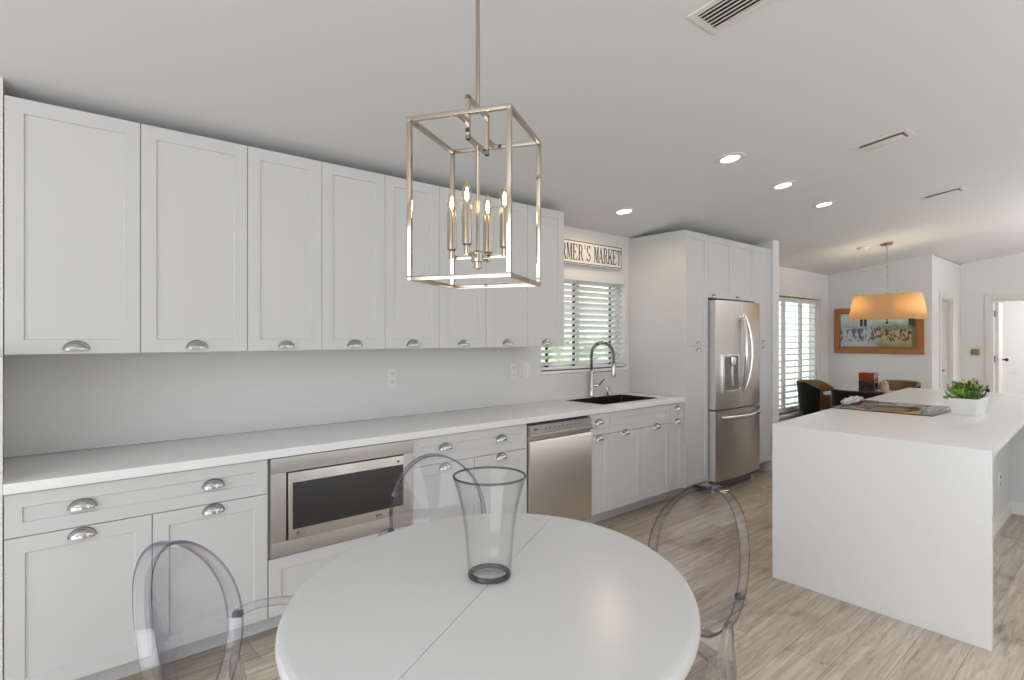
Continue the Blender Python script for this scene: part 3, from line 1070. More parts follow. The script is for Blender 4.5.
b.rings([[(x, y, z) for y, z in prof] for x in (-.309, .309)], True, True)
b.build('control_panel', M['steel'], dw)
b = MB()
b.box(-.275, -.235, fy - .0008, fy + .002, .822, .836)
for k in range(9): b.box(-.17 + k * .042, -.152 + k * .042, fy - .0006, fy + .002, .826, .833)
b.build('button', M['greyplastic'], dw)
b = MB(); b.box(.24, .29, fy - .0012, fy + .002, .69, .735)
b.build('sticker', M['plate'], dw)

# ------------------------------------------------------------------ tall cabinets around the refrigerator
TX = [4.448, 4.828, 5.285, 5.742, 6.120]
tl = thing('pantry_cabinet', 'tall white pantry cabinet between sink worktop and refrigerator', 'cabinet', (TX[0], YW, 0), 0, 'tall cabinets around the refrigerator')
def tall(t, x0, x1, px, side):
    w = x1 - x0
    b = MB(); b.box(.018 if side == 'l' else 0, w if side == 'l' else w - .002, YC + .022 - YW, -.001, .12, 2.386)
    b.build('body', M['cab'], t)
    if side == 'l':
        b = MB(); b.box(0, .018, YC - .001 - YW, -.001, .12, 2.387, .001)
        b.build('side_panel', M['cab'], t)
    b = MB(); b.box(.002, w - .002, YC + .16 - YW, YC + .175 - YW, 0, .12)
    b.build('plinth', M['cab'], t)
    for z0, z1, pz in ((.125, 1.362, 1.318), (1.362, 2.386, 1.382)):
        b = MB(); shaker(b, (.018 if side == 'l' else 0), w, z0, z1, YC - YW)
        f = b.build('door', M['cab'], t)
        pull(f, px - x0, YC - YW, pz, .72)
tall(tl, TX[0], TX[1], 4.660, 'l')
tr = thing('pantry_cabinet', 'tall white pantry cabinet between refrigerator and shuttered window', 'cabinet', (TX[3], YW, 0), 0, 'tall cabinets around the refrigerator')
tall(tr, TX[3], TX[4], 5.945, 'r')
cabinet('bridge_cabinet', 'white two-door cabinet above the refrigerator', 'cabinet', TX[1] + .001, TX[3] - .001, YC, YW, 1.808, 2.386,
        [('door', TX[1] + .001, TX[2], 1.808, 2.386, [], 0), ('door', TX[2], TX[3] - .001, 1.808, 2.386, [], 0)], 'tall cabinets around the refrigerator')
br = [o for o in COL.objects if o.name.startswith('bridge_cabinet')][0]
for o, px in zip([o for o in COL.objects if o.parent == br and o.name.startswith('door')], (4.925, 5.385)):
    pull(o, px - (TX[1] + TX[3]) / 2, YC - YW, .012, .72)

# ------------------------------------------------------------------ refrigerator
FX0, FX1 = 4.850, 5.722
fc = (FX0 + FX1) / 2
fr = thing('refrigerator', 'stainless french-door refrigerator with an ice dispenser', 'refrigerator', (fc, YW - .03, 0))
fw = (FX1 - FX0) / 2
fy = 2.672 - (YW - .03)
b = MB(); b.box(-fw + .006, fw - .006, fy + .085, 0, .05, 1.775, .004)
b.build('body', M['fridgeside'], fr)
b = MB(); b.box(-fw + .02, fw - .02, fy + .07, fy + .10, .012, .10); 
b.build('kick_grille', M['greyplastic'], fr)
for xx in (-fw + .05, fw - .05):
    b = MB(); b.lathe([(.0, 0), (.022, 0), (.022, .012), (.01, .014), (.01, .05), (0, .05)], 12, Matrix.Translation((xx, fy + .06, 0)))
    b.build('foot', M['fridgeside'], fr)
def fdoor(x0, x1, z0, z1, n=12):
    """door bowed outward over the full width of the refrigerator; light side edges"""
    b = MB()
    def yb_(x): return fy - .030 * (1 - (x / fw) ** 2)
    xs = [x0 + (x1 - x0) * k / n for k in range(n + 1)]
    e = .006
    front = [(x0, fy + .08)] + [(x0, yb_(x0) + e), (x0 + e, yb_(x0))] + [(x, yb_(x)) for x in xs[1:-1]] + [(x1 - e, yb_(x1)), (x1, yb_(x1) + e)] + [(x1, fy + .08)]
    b.rings([[(x, y, z) for x, y in front] for z in (z0, z1)], True, True)
    for f in b.b.faces:
        if abs(f.normal.x) > .9 or abs(f.normal.z) > .9: f.material_index = 1
    return b, yb_
bl_, yb_ = fdoor(-fw, -.0025, .775, 1.785)
dl = bl_.build('door', [M['steelfridge'], M['fridgeside']], fr, 25)
br_, _ = fdoor(.0025, fw, .775, 1.785)
drr = br_.build('door', [M['steelfridge'], M['fridgeside']], fr, 25)
bz_, _ = fdoor(-fw, fw, .115, .760)
dz = bz_.build('freezer_drawer', [M['steelfridge'], M['fridgeside']], fr, 25)
dl['label'] = 'left refrigerator door with ice dispenser'
def bowpts(x, z0, z1, out, lean):
    o = []
    for k in range(17):
        t_ = k / 16
        s_ = math.sin(PI * t_)
        o.append((x + lean * s_, yb_(0) - .012 - out * s_ ** .7, z0 + (z1 - z0) * t_))
    return o
sec = [(.013 * math.cos(2 * PI * k / 10), .017 * math.sin(2 * PI * k / 10)) for k in range(10)]
for d_, x, lean in ((dl, -.020, -.035), (drr, .020, .035)):
    b = MB(); b.tube(bowpts(x, .93, 1.66, .06, lean), 1, sect=sec, up=(1, 0, 0))
    b.box(x - .012, x + .012, yb_(0) - .02, yb_(0) + .006, .93, .965, .003); b.box(x - .012, x + .012, yb_(0) - .02, yb_(0) + .006, 1.625, 1.66, .003)
    b.build('handle', M['steellight'], d_)
b = MB()
pts = [(-fw * .86 + 1.72 * fw * k / 16, yb_(-fw * .86 + 1.72 * fw * k / 16) - .012 - .045 * math.sin(PI * k / 16) ** .5, .695) for k in range(17)]
b.tube(pts, 1, sect=[(.020 * math.cos(2 * PI * k / 10), .012 * math.sin(2 * PI * k / 10)) for k in range(10)], up=(0, 0, 1))
b.build('handle', M['steellight'], dz)
# dispenser on the left door
dx0, dx1, dz0, dz1 = 4.93 - fc, 5.235 - fc, .93, 1.285
yd = yb_(-.2) - .004
b = MB(); frame_y(b, dx0 + .022, dx1 - .022, dz0 + .022, dz1 - .022, .022, yd - .006, yd + .02, .003)
b.build('dispenser_frame', M['steellight'], dl)
b = MB(); b.box(dx0 + .022, dx1 - .022, yd - .002, yd + .018, dz0 + .022, dz1 - .022)
b.build('dispenser_recess', M['greyplastic'], dl)
b = MB(); b.lathe([(0, 0), (.028, 0), (.034, .05), (.034, .07), (0, .07)], 16, Matrix.Translation(((dx0 + dx1) / 2, yd - .012, dz1 - .10)))
b.box((dx0 + dx1) / 2 - .02, (dx0 + dx1) / 2 + .02, yd - .016, yd, dz0 + .05, dz1 - .11, .006)
b.build('dispenser_spout', M['steellight'], dl)
b = MB(); b.box(dx0 + .03, dx1 - .03, yd - .02, yd + .01, dz0 + .022, dz0 + .032, .002)
b.build('drip_tray', M['greyplastic'], dl)

# ------------------------------------------------------------------ wall plates
def outlet(label, x, z, kind='socket'):
    t = thing('wall_outlet' if kind == 'socket' else 'light_switch', label, 'outlet' if kind == 'socket' else 'switch', (x, YW - .013, z))
    b = MB(); b.box(-.037, .037, -.006, 0, -.06, .06, .0025)
    b.build('cover_plate', M['plate'], t)
    for s_ in (-1, 1):
        if kind == 'socket':
            b = MB(); b.box(-.017, .017, -.0075, -.004, s_ * .026 - .017, s_ * .026 + .017, .004)
            f = b.build('socket', M['plate'], t)
            b = MB(); b.box(-.009, -.006, -.0082, -.006, s_ * .026 - .004, s_ * .026 + .008); b.box(.006, .009, -.0082, -.006, s_ * .026 - .004, s_ * .026 + .008); b.box(-.002, .002, -.0082, -.006, s_ * .026 - .011, s_ * .026 - .007)
            b.build('slot', M['plategrey'], f)
    if kind != 'socket':
        b = MB(); b.box(-.016, .016, -.009, -.004, -.032, .032, .002)
        b.build('rocker', M['plate'], t)
    return t
outlet('lone white outlet on the splashback, to the right of the microwave', 1.893, 1.178)
outlet('white wall outlet on the splashback, left of the switch near the window', 2.957, 1.178)
outlet('white rocker switch on the splashback beside the sink window', 3.095, 1.180, 'switch')

# ------------------------------------------------------------------ sign
sg = thing('market_sign', "white wooden sign reading FARMER'S MARKET above the sink window", 'sign', (3.365, YW - .046, 2.0725))
b = MB(); b.box(-.09, .918, 0, .02, 0, .205, .002)
b.build('board', M['signwhite'], sg)
b = MB()
for q in ((-.084, .912, .006, .013), (-.084, .912, .192, .199), (-.084, -.077, .013, .192), (.906, .912, .012, .193)):
    b.box(q[0], q[1], -.001, .001, q[2], q[3])
b.build('border', M['black'], sg)
b = MB(); xe = letters(b, "FARMER'S", -.045, .034, 0, .138, .0715, .066)
letters(b, 'MARKET', .522, .034, 0, .138, .0640, .062)
b.build('lettering', M['black'], sg)

# ------------------------------------------------------------------ island
def up(poly, z0, z1): pass
isl = thing('kitchen_island', 'white quartz waterfall island with a cooktop', 'kitchen island', (3.42, 1.02, 0))
ox, oy = 3.42, 1.02
zt, zb = .922, .882
FL, FR = (3.448, 1.533), (3.388, .503)
top = [FL, FR, (6.02, .610), (6.02, -.9), (6.98, -.9), (6.98, 1.70)]
b = MB(); b.prism([(x - ox, y - oy) for x, y in top], zb, zt, bev=.0015)
b.build('countertop', M['quartz'], isl)
b = MB(); b.prism([(x - ox, y - oy) for x, y in ((FL[0] - .001, FL[1]), (FR[0] - .001, FR[1]), (FR[0] + .04, FR[1] + .001), (FL[0] + .04, FL[1] + .002))], 0, zt - .0005, bev=.0005)
b.build('waterfall_panel', M['quartz'], isl)
b = MB(); b.prism([(x - ox, y - oy) for x, y in ((3.48, .79), (6.17, .80), (6.17, -.88), (6.95, -.88), (6.95, 1.67), (3.49, 1.515))], .0, zb - .001)
b.build('cabinet_body', M['cab'], isl)
b = MB(); b.prism([(x - ox, y - oy) for x, y in ((3.48, .79), (3.48, .776), (6.156, .786), (6.156, -.88), (6.17, -.88), (6.17, .80))], 0, .10)
b.build('baseboard', M['trim'], isl)
b = MB(); b.box(5.59 - ox, 5.665 - ox, .784 - oy, .80 - oy, .30, .42, .002)
op = b.build('outlet_plate', M['plate'], isl)
b = MB()
for s_ in (-1, 1): b.box(5.612 - ox, 5.643 - ox, .782 - oy, .79 - oy, .36 + s_ * .026 - .016, .36 + s_ * .026 + .016, .003)
b.build('socket', M['plategrey'], op)

ck = thing('cooktop', 'black glass cooktop set in the island top', 'cooktop', (4.90, 1.25, zt + .0005))
b = MB(); b.box(-.36, .36, -.28, .345, 0, .006, .002)
b.build('glass_surface', M['blackglass'], ck)
b = MB()
for x, y, r in ((-.19, -.12, .095), (-.19, .17, .075), (.17, -.12, .075), (.17, .17, .105)):
    b.tube([(x + r * math.cos(a), y + r * math.sin(a), .0062) for a in [2 * PI * k / 36 for k in range(36)]], .0009, 4, True)
b.build('burner_ring', M['greyplastic'], ck)

# crumpled pale grey lumps at the cooktop's left end
random.seed(11)
b = MB()
for (x, y, r) in ((4.78, 1.57, .038), (4.86, 1.575, .045), (4.95, 1.57, .05), (5.05, 1.58, .045), (5.14, 1.585, .035)):
    t = bmesh.new()
    bmesh.ops.create_icosphere(t, subdivisions=3, radius=1)
    ph = [random.uniform(0, 6) for _ in range(6)]
    for v in t.verts:
        c_ = v.co.copy()
        k_ = 1 + .16 * math.sin(5 * c_.x + ph[0]) * math.cos(4 * c_.y + ph[1]) + .12 * math.sin(9 * c_.y + 6 * c_.z + ph[2])
        v.co = Vector((x + c_.x * r * 1.15 * k_, y + c_.y * r * .75 * k_, zt + .0075 + r * .46 + max(-r * .46, c_.z * r * .55 * k_)))
    b._merge(t)
tag(b.build('grey_lumps', M['lumps']), "crumpled pale grey lumps on the island at the cooktop's left end", 'lumps')

# planter with herbs
pl = thing('potted_plant', 'leafy green plant in a white square planter on the island', 'plant', (4.93, .852, zt + .001))
b = MB()
def rect(w, d, z): return [(-w, -d, z), (w, -d, z), (w, d, z), (-w, d, z)]
b.rings([rect(.165, .062, 0), rect(.190, .080, .112), rect(.181, .071, .112), rect(.178, .068, .095)], True, True)
b.build('planter_box', M['planter'], pl)
b = MB(); b.box(-.176, .176, -.066, .066, .088, .0975, .002)
b.build('soil', M['soil'], pl)
random.seed(5)
def leaf(b, p, d, ln, w):
    d = d.normalized()
    sdv = d.cross(Vector((random.uniform(-1, 1), random.uniform(-1, 1), random.uniform(.2, 1)))).normalized()
    nv = d.cross(sdv).normalized()
    a = p; c_ = p + d * ln + nv * (-.1 * ln)
    m_ = p + d * ln * .45 + nv * (.12 * ln)
    t = bmesh.new()
    va, vc, vm, v1, v2 = [t.verts.new(q) for q in (a, c_, m_, m_ + sdv * w - nv * w * .3, m_ - sdv * w - nv * w * .3)]
    for f in ((va, v1, vm), (vm, v1, vc), (va, vm, v2), (vm, vc, v2)): t.faces.new(f)
    b._merge(t)
for nm, mi, cnt, cx0, cx1, cyr, hz, lw in (('foliage', 'leafb', 230, -.17, .17, .07, .11, (.035, .008)), ('foliage', 'leafa', 170, -.19, .02, .08, .09, (.045, .007)), ('foliage', 'leafc', 150, -.06, .15, .06, .135, (.022, .008))):
    b = MB()
    for i in range(cnt):
        x = random.uniform(cx0, cx1); y = random.uniform(-cyr, cyr)
        if nm == 'foliage' and mi == 'leafa': y = random.uniform(-.02, .09)
        hmax = hz * (1 - .45 * abs((x - (cx0 + cx1) / 2) / ((cx1 - cx0) / 2)) ** 2)
        z = .095 + random.uniform(0, 1) ** .8 * hmax
        p = Vector((x, y, z))
        leaf(b, p, Vector((random.gauss(0, .6) + (x - (cx0 + cx1) / 2) * 3, random.gauss(0, .6) + y * 5, random.uniform(.1, 1.1))), lw[0] * random.uniform(.7, 1.2), lw[1])
    for i in range(26):
        x = random.uniform(cx0 * .8, cx1 * .8); y = random.uniform(-.05, .05)
        b.tube([(x, y, .09), (x * 1.08 + random.uniform(-.01, .01), y * 1.2, .095 + hz * .75)], .0012, 4)
    b.build(nm, M[mi], pl)
b = MB(); b.tube([(.10, -.05, .10), (.16, -.07, .145)], .003, 5); b.sphere((.168, -.073, .15), .014, seg=10)
b.build('seed_head', M['blackvase'], pl)

# ------------------------------------------------------------------ ceiling fittings
def on_ceiling(name, label, cat, x, y, group=None):
    t = thing(name, label, cat, (x, y, cz(y)), 0, group)
    t.rotation_euler = (-math.atan(SL), 0, 0)
    return t
CL = [('round recessed downlight above the sink', 3.729, 2.852), ('recessed downlight in the row over the aisle, nearest the vase', 3.517, 1.839), ('recessed downlight in the middle of the row over the aisle', 4.42, 1.886), ('recessed downlight in the aisle row nearest the dining pendant', 5.302, 1.913)]
for lab, x, y in CL:
    t = on_ceiling('ceiling_downlight', lab, 'ceiling light', x, y, 'recessed downlights in the kitchen ceiling')
    b = MB(); b.lathe([(.092, -.0005), (.090, -.006), (.062, -.009), (.059, -.004), (.059, -.001)], 32, cap=False)
    b.build('trim_ring', M['trim'], t)
    b = MB(); b.lathe([(.0595, -.002), (.04, -.005), (.0, -.006)], 28, cap=False)
    b.build('lens', M['canlight'], t)
    l = bpy.data.lights.new('downlight_beam', 'SPOT')
    l.energy = 13 if y > 2.5 else 5; l.color = (1.0, .72, .44); l.spot_size = math.radians(172 if y > 2.5 else 150); l.spot_blend = .4 if y > 2.5 else .9; l.shadow_soft_size = .07
    o = bpy.data.objects.new('downlight_beam', l); COL.objects.link(o); o.location = (x, y, cz(y) - .03)

def register(label, x, y, w, d, nsl, tilt, dark):
    t = on_ceiling('ceiling_vent', label, 'air vent', x, y, 'ceiling air vents')
    b = MB()
    e = .028
    b.box(-w / 2 - e, w / 2 + e, -d / 2 - e, -d / 2, -.007, 0, .002); b.box(-w / 2 - e, w / 2 + e, d / 2, d / 2 + e, -.007, 0, .002)
    b.box(-w / 2 - e, -w / 2, -d / 2, d / 2, -.007, 0, .002); b.box(w / 2, w / 2 + e, -d / 2, d / 2, -.007, 0, .002)
    b.build('vent_frame', M['trim'], t)
    b = MB(); b.box(-w / 2, w / 2, -d / 2, d / 2, -.0015, -.0005)
    b.build('duct_shade', M['dark'] if dark else M['ventgrey'], t)  # flat sheet coloured to stand in for the shade inside the duct
    if not dark:                 # one broad deflector blade, open along one side
        b = MB(); b.box(-.057, .062, -d / 2 + .014, d / 2 - .004, -.0012, .0012, .001, mtx=Matrix.Translation((.002, 0, -.010)) @ Matrix.Rotation(math.radians(-5), 4, 'Y'))
        b.build('deflector', M['plate'], t)
    for k in range(nsl if dark else 0):
        xx = -w / 2 + (k + .5) * w / nsl
        mt = Matrix.Translation((xx, 0, -.008)) @ Matrix.Rotation(math.radians(tilt), 4, 'Y')
        b = MB(); b.box(-w / nsl * (.30 if dark else .42), w / nsl * (.30 if dark else .42), -d / 2, d / 2, -.0008, .0008, mtx=mt)
        b.build('louver', M['trim'], t)
register('white ceiling register with dark open slots, nearest the camera', 2.085, 1.03, .14, .32, 6, -18, True)
register('white ceiling vent above the island', 4.22, 1.165, .13, .25, 3, 20, False)
register('white ceiling vent beyond the island, above the far worktop', 6.10, 1.235, .13, .25, 3, 20, False)
t = on_ceiling('smoke_detector', 'small round white smoke detector near the dining pendant', 'smoke detector', 7.75, 2.36)
b = MB(); b.lathe([(.062, -.0005), (.062, -.018), (.05, -.032), (.0, -.034)], 24)
b.build('housing', M['plate'], t)
b = MB(); b.lathe([(.052, -.031), (.045, -.036), (.02, -.037), (0, -.037)], 20)
b.build('grille', M['trim'], t)

# ------------------------------------------------------------------ pendant lantern over the table
PX, PY = 1.070, 1.368
pd = thing('pendant_lantern', 'polished nickel open-box lantern with four candle bulbs above the round table', 'pendant light', (PX, PY, 1.607), math.radians(30.5))
HB, hw, bt = .469, .1507, .0065
for z in (bt, HB - bt):
    for q4 in ((-hw - bt, hw + bt, -hw - bt, -hw + bt), (-hw - bt, hw + bt, hw - bt, hw + bt), (-hw - bt, -hw + bt, -hw + bt, hw - bt), (hw - bt, hw + bt, -hw + bt, hw - bt)):
        b = MB(); b.box(*q4, z - bt, z + bt, .001)
        b.build('cage_rail', M['nickel'], pd)
for sx in (-1, 1):
    for sy in (-1, 1):
        b = MB(); b.box(sx * hw - bt, sx * hw + bt, sy * hw - bt, sy * hw + bt, 2 * bt, HB - 2 * bt, .001)
        b.build('cage_post', M['nickel'], pd)
# hexagonal bracket: bar from the two opposite rails, jogging round an upright hexagon loop
b = MB()
zt_ = HB - bt
q = .006
sect = [(-q, -q), (q, -q), (q, q), (-q, q)]
lw_ = .078
loop = [(-lw_, 0, zt_ + .073), (lw_, 0, zt_ + .073), (lw_, 0, zt_ - .043), (-lw_, 0, zt_ - .043)]
for (p0, p1) in zip(loop, loop[1:] + loop[:1]):
    horizontal = abs(p0[2] - p1[2]) < .01
    b.box(min(p0[0], p1[0]) - q, max(p0[0], p1[0]) + q, -q, q, min(p0[2], p1[2]) - q, max(p0[2], p1[2]) + q)
b.box(-hw, -lw_, -q, q, zt_ - q, zt_ + q); b.box(lw_, hw, -q, q, zt_ - q, zt_ + q)
b.build('bracket', M['nickel'], pd)
rod_top = cz(PY) - 1.607
b = MB(); b.tube([(0, 0, zt_ + .075), (0, 0, rod_top - .02)], .0065, 12)
b.build('rod', M['nickel'], pd)
b = MB(); b.lathe([(0, rod_top + .012), (.062, rod_top + .009), (.062, rod_top - .012), (.05, rod_top - .022), (.012, rod_top - .028), (.0, rod_top - .028)], 28)
b.build('canopy', M['nickel'], pd)
zh = .082
b = MB(); b.tube([(0, 0, zt_ - .045), (0, 0, zh)], .0062, 12)
b.build('stem', M['nickel'], pd)
b = MB(); b.lathe([(0, zh - .04), (.012, zh - .036), (.012, zh - .018), (.020, zh - .016), (.020, zh + .012), (.010, zh + .018), (0, zh + .018)], 16)
b.build('hub', M['nickel'], pd)
ra = .086
for k in range(4):
    c, s_ = math.cos(k * PI / 2), math.sin(k * PI / 2)
    b = MB(); b.box(.015, ra + .006, -.005, .005, zh - .007, zh + .005, .001, mtx=Matrix.Rotation(k * PI / 2, 4, 'Z'))
    ar = b.build('arm', M['nickel'], pd)
    p = Matrix.Translation((ra * c, ra * s_, 0))
    b = MB(); b.lathe([(0, zh - .004), (.009, zh - .004), (.009, zh + .02), (.0145, zh + .026), (.0145, zh + .14), (.010, zh + .142), (0, zh + .142)], 16, p)
    b.build('candle_sleeve', M['nickel'], ar)
    b = MB(); b.lathe([(0, zh + .142), (.008, zh + .142), (.0155, zh + .160), (.0165, zh + .170), (.013, zh + .188), (.005, zh + .207), (.0, zh + .213)], 16, p)
    b.build('bulb', M['bulbglass'], ar)
    b = MB(); b.lathe([(0, zh + .148), (.0042, zh + .155), (.005, zh + .170), (.0028, zh + .186), (0, zh + .190)], 10, p)
    b.build('filament', M['filament'], ar)

# ------------------------------------------------------------------ dining pendant
DX, DY = 7.857, 2.134
dp = thing('dining_pendant', 'long tan fabric drum pendant over the dining table', 'pendant light', (DX, DY, 0))
b = MB()
def oblong(L, Wd, z, n=12):
    """stadium outline along y"""
    o = []
    for k in range(n + 1):
        a = PI * k / n; o.append((Wd * math.cos(a), (L - Wd) + Wd * math.sin(a), z))
    for k in range(n + 1):
        a = PI + PI * k / n; o.append((Wd * math.cos(a), -(L - Wd) + Wd * math.sin(a), z))
    return o
b.rings([oblong(.41, .175, 1.655), oblong(.35, .135, 1.955), oblong(.345, .130, 1.955), oblong(.405, .170, 1.658)], True, False, loop=True)
b.build('lamp_shade', M['shade'], dp)
zc_ = cz(DY)
b = MB(); b.lathe([(0, .0), (.055, 0), (.07, .018), (.07, .03), (0, .034)], 24, Matrix.Translation((0, 0, zc_ - .03)) @ CT)
b.build('canopy', M['nickel'], dp)
b = MB()
for k in range(15):
    z = 1.72 + k * (zc_ - .03 - 1.72) / 15
    b.tube([(.009 * math.cos(a) if k % 2 else 0, 0 if k % 2 else .009 * math.cos(a), z + .0215 + .0235 * math.sin(a)) for a in [2 * PI * j / 10 for j in range(10)]], .0025, 5, True)
b.tube([(0, 0, 1.70), (0, 0, zc_ - .03)], .0025, 6)
b.build('chain', M['nickel'], dp)
b = MB(); b.tube([(0, -.30, 1.715), (0, .30, 1.715)], .007, 8); b.tube([(0, 0, 1.70), (0, 0, 1.62)], .006, 8); b.sphere((0, 0, 1.615), .016, seg=10)
for s_ in (-1, 1):
    b.tube([(-.16, s_ * .2, 1.94), (.16, s_ * .2, 1.94)], .004, 6)
b.tube([(0, 0, 1.94), (0, .2, 1.94)], .004, 6); b.tube([(0, 0, 1.94), (0, -.2, 1.94)], .004, 6)
b.build('light_bar', M['bronze'], dp)
for yy, xx in ((.25, -.07), (.25, .07), (-.25, -.07), (-.25, .07)):
    b = MB(); b.tube([(0, yy, 1.715), (xx, yy, 1.715)], .006, 6); b.lathe([(0, 0), (.014, 0), (.016, .03), (.016, .13), (0, .13)], 12, Matrix.Translation((xx, yy, 1.575)))
    h_ = b.build('candle_holder', M['bronze'], dp)
    b = MB(); b.lathe([(0, 0), (.012, .005), (.02, .03), (.012, .055), (0, .075)], 12, Matrix.Translation((xx, yy, 1.706)))
    b.build('bulb', M['shadebulb'], h_)
for yy in (.28, -.28):
    l = bpy.data.lights.new('shade_bulb_light', 'POINT'); l.energy = 7; l.color = (1, .82, .56); l.shadow_soft_size = .05
    o = bpy.data.objects.new('shade_bulb_light', l); COL.objects.link(o); o.location = (DX, DY + yy, 1.82)

# ------------------------------------------------------------------ framed painting
pc = thing('framed_painting', 'wide painting of figures in a landscape in an orange-brown wood frame', 'painting', (XD, 2.6825, 1.203))
ww, hh = .566, .670
b = MB()
fwid = .075
for (ya, yb2, za_, zb_) in ((-ww, ww, 0, fwid), (-ww, ww, hh - fwid, hh), (-ww, -ww + fwid, fwid, hh - fwid), (ww - fwid, ww, fwid, hh - fwid)):
    b.box(-.035, -.001, ya, yb2, za_, zb_, .006)
b.build('frame', M['frame'], pc)
b = MB()
b.box(-.016, -.004, -ww + fwid, ww - fwid, fwid, hh - fwid)
b.build('mount', M['mount'], pc)
b = MB(); b.box(-.019, -.0155, -ww + fwid + .07, ww - fwid - .01, fwid + .025, hh - fwid - .01)
b.build('canvas', M['paint'], pc)

# ------------------------------------------------------------------ hall plates
t = thing('thermostat', 'small square bronze plate on the hall wall beside the plant', 'thermostat', (XH, 1.86, 1.214))
b = MB(); b.box(-.006, 0, -.058, .058, -.058, .058, .003)
b.build('back_plate', M['plate'], t)
b = MB(); b.box(-.024, -.005, -.046, .046, -.046, .046, .006)
b.build('cover', M['brass'], t)
t = thing('light_switch', 'white double switch plate left of the open hall doorway', 'switch', (XH, 1.77, 1.216 - .0))
t.location.y = 1.785
b = MB(); b.box(-.006, 0, -.03, .03, -.06, .06, .003)
b.build('cover_plate', M['plate'], t)
for yy in (-.012, .012):
    b = MB(); b.box(-.010, -.005, yy - .007, yy + .007, -.03, .03, .002)
    b.build('rocker', M['plate'], t)
t = thing('wall_outlet', 'white outlet on the far wall seen through the hall doorway', 'outlet', (13.2, 1.66, .86))
b = MB(); b.box(-.006, 0, -.04, .04, -.06, .06, .003)
b.build('cover_plate', M['plate'], t)
b = MB(); b.box(-.008, -.005, -.016, .016, -.042, -.01, .003); b.box(-.008, -.005, -.016, .016, .01, .042, .003)
b.build('socket', M['plate'], t)

# ------------------------------------------------------------------ round table
TC = Vector((1.036, 1.242))
TA, TB, TANG = .652, .549, math.radians(40)
TH = .750
tb = thing('dining_table', 'round white table with a seam across the top', 'table', (TC.x, TC.y, 0))
sdir = Vector((1.609 - .625, 1.565 - 1.035)).normalized()
soff = (Vector((1.1, 1.291)) - TC)
snrm = Vector((-sdir.y, sdir.x))
sd_ = soff.dot(snrm)
ell = []
NE = 160
for k in range(NE):
    a = 2 * PI * k / NE
    x, y = TA * math.cos(a), TB * math.sin(a)
    ell.append(Vector((x * math.cos(TANG) - y * math.sin(TANG), x * math.sin(TANG) + y * math.cos(TANG))))
for sgn in (1, -1):
    side = [p for p in ell if sgn * (p.dot(snrm) - sd_) > 0.003]
    idx = [i for i, p in enumerate(ell) if sgn * (p.dot(snrm) - sd_) > 0.003]
    st = next(i for i in idx if (i - 1) % NE not in idx)
    run = []
    i = st
    while i in idx:
        run.append(ell[i]); i = (i + 1) % NE
    def proj(p):   # onto the seam line, half a millimetre off it
        d_ = p.dot(snrm) - sd_
        return p - snrm * (d_ - sgn * .0009)
    b = MB()
    rs = []
    for ins, z in ((.030, TH - .046), (.012, TH - .045), (.003, TH - .038), (0, TH - .026), (.001, TH - .014), (.006, TH - .005), (.014, TH - .001), (.022, TH)):
        ring = [(p * (1 - ins / p.length)) for p in run]
        a0, a1 = proj(ring[0]), proj(ring[-1])
        rs.append([(p.x, p.y, z) for p in [a0] + ring + [a1]])
    b.rings(rs, True, True)
    b.build('tabletop_half', M['table'], tb, 30)
b = MB(); b.lathe([(0, .03), (.09, .03), (.075, .06), (.06, .12), (.055, .35), (.06, .60), (.11, .68), (.16, TH - .046), (0, TH - .046)], 28)
b.build('pedestal', M['table'], tb)
b = MB(); b.lathe([(0, 0), (.24, 0), (.24, .012), (.20, .024), (.09, .034), (0, .034)], 36)
b.build('base', M['table'], tb)

# vase
vs = thing('glass_vase', 'tall empty flared clear glass vase on the white table', 'vase', (1.045, 1.281, TH + .0005))
b = MB()
outer = [(.0, .0), (.056, .0), (.061, .004), (.062, .014), (.063, .03), (.066, .07), (.072, .14), (.081, .20), (.093, .25), (.1055, .290)]
inner = [(.1025, .292), (.0895, .25), (.0775, .20), (.0685, .14), (.0625, .07), (.0595, .035), (.055, .028), (.0, .027)]
b.lathe(outer + [(.1055, .293)] + inner, 56, cap=False)
b.build('vase_body', M['glass'], vs, 60)
b = MB(); b.tube([(.104 * math.cos(2 * PI * k / 48), .104 * math.sin(2 * PI * k / 48), .293) for k in range(48)], .0032, 8, True)
b.build('rim', M['glassbase'], vs)
b = MB(); b.tube([(.0555 * math.cos(2 * PI * k / 48), .0555 * math.sin(2 * PI * k / 48), .010) for k in range(48)], .0075, 8, True)
b.build('foot_ring', M['glassbase'], vs)

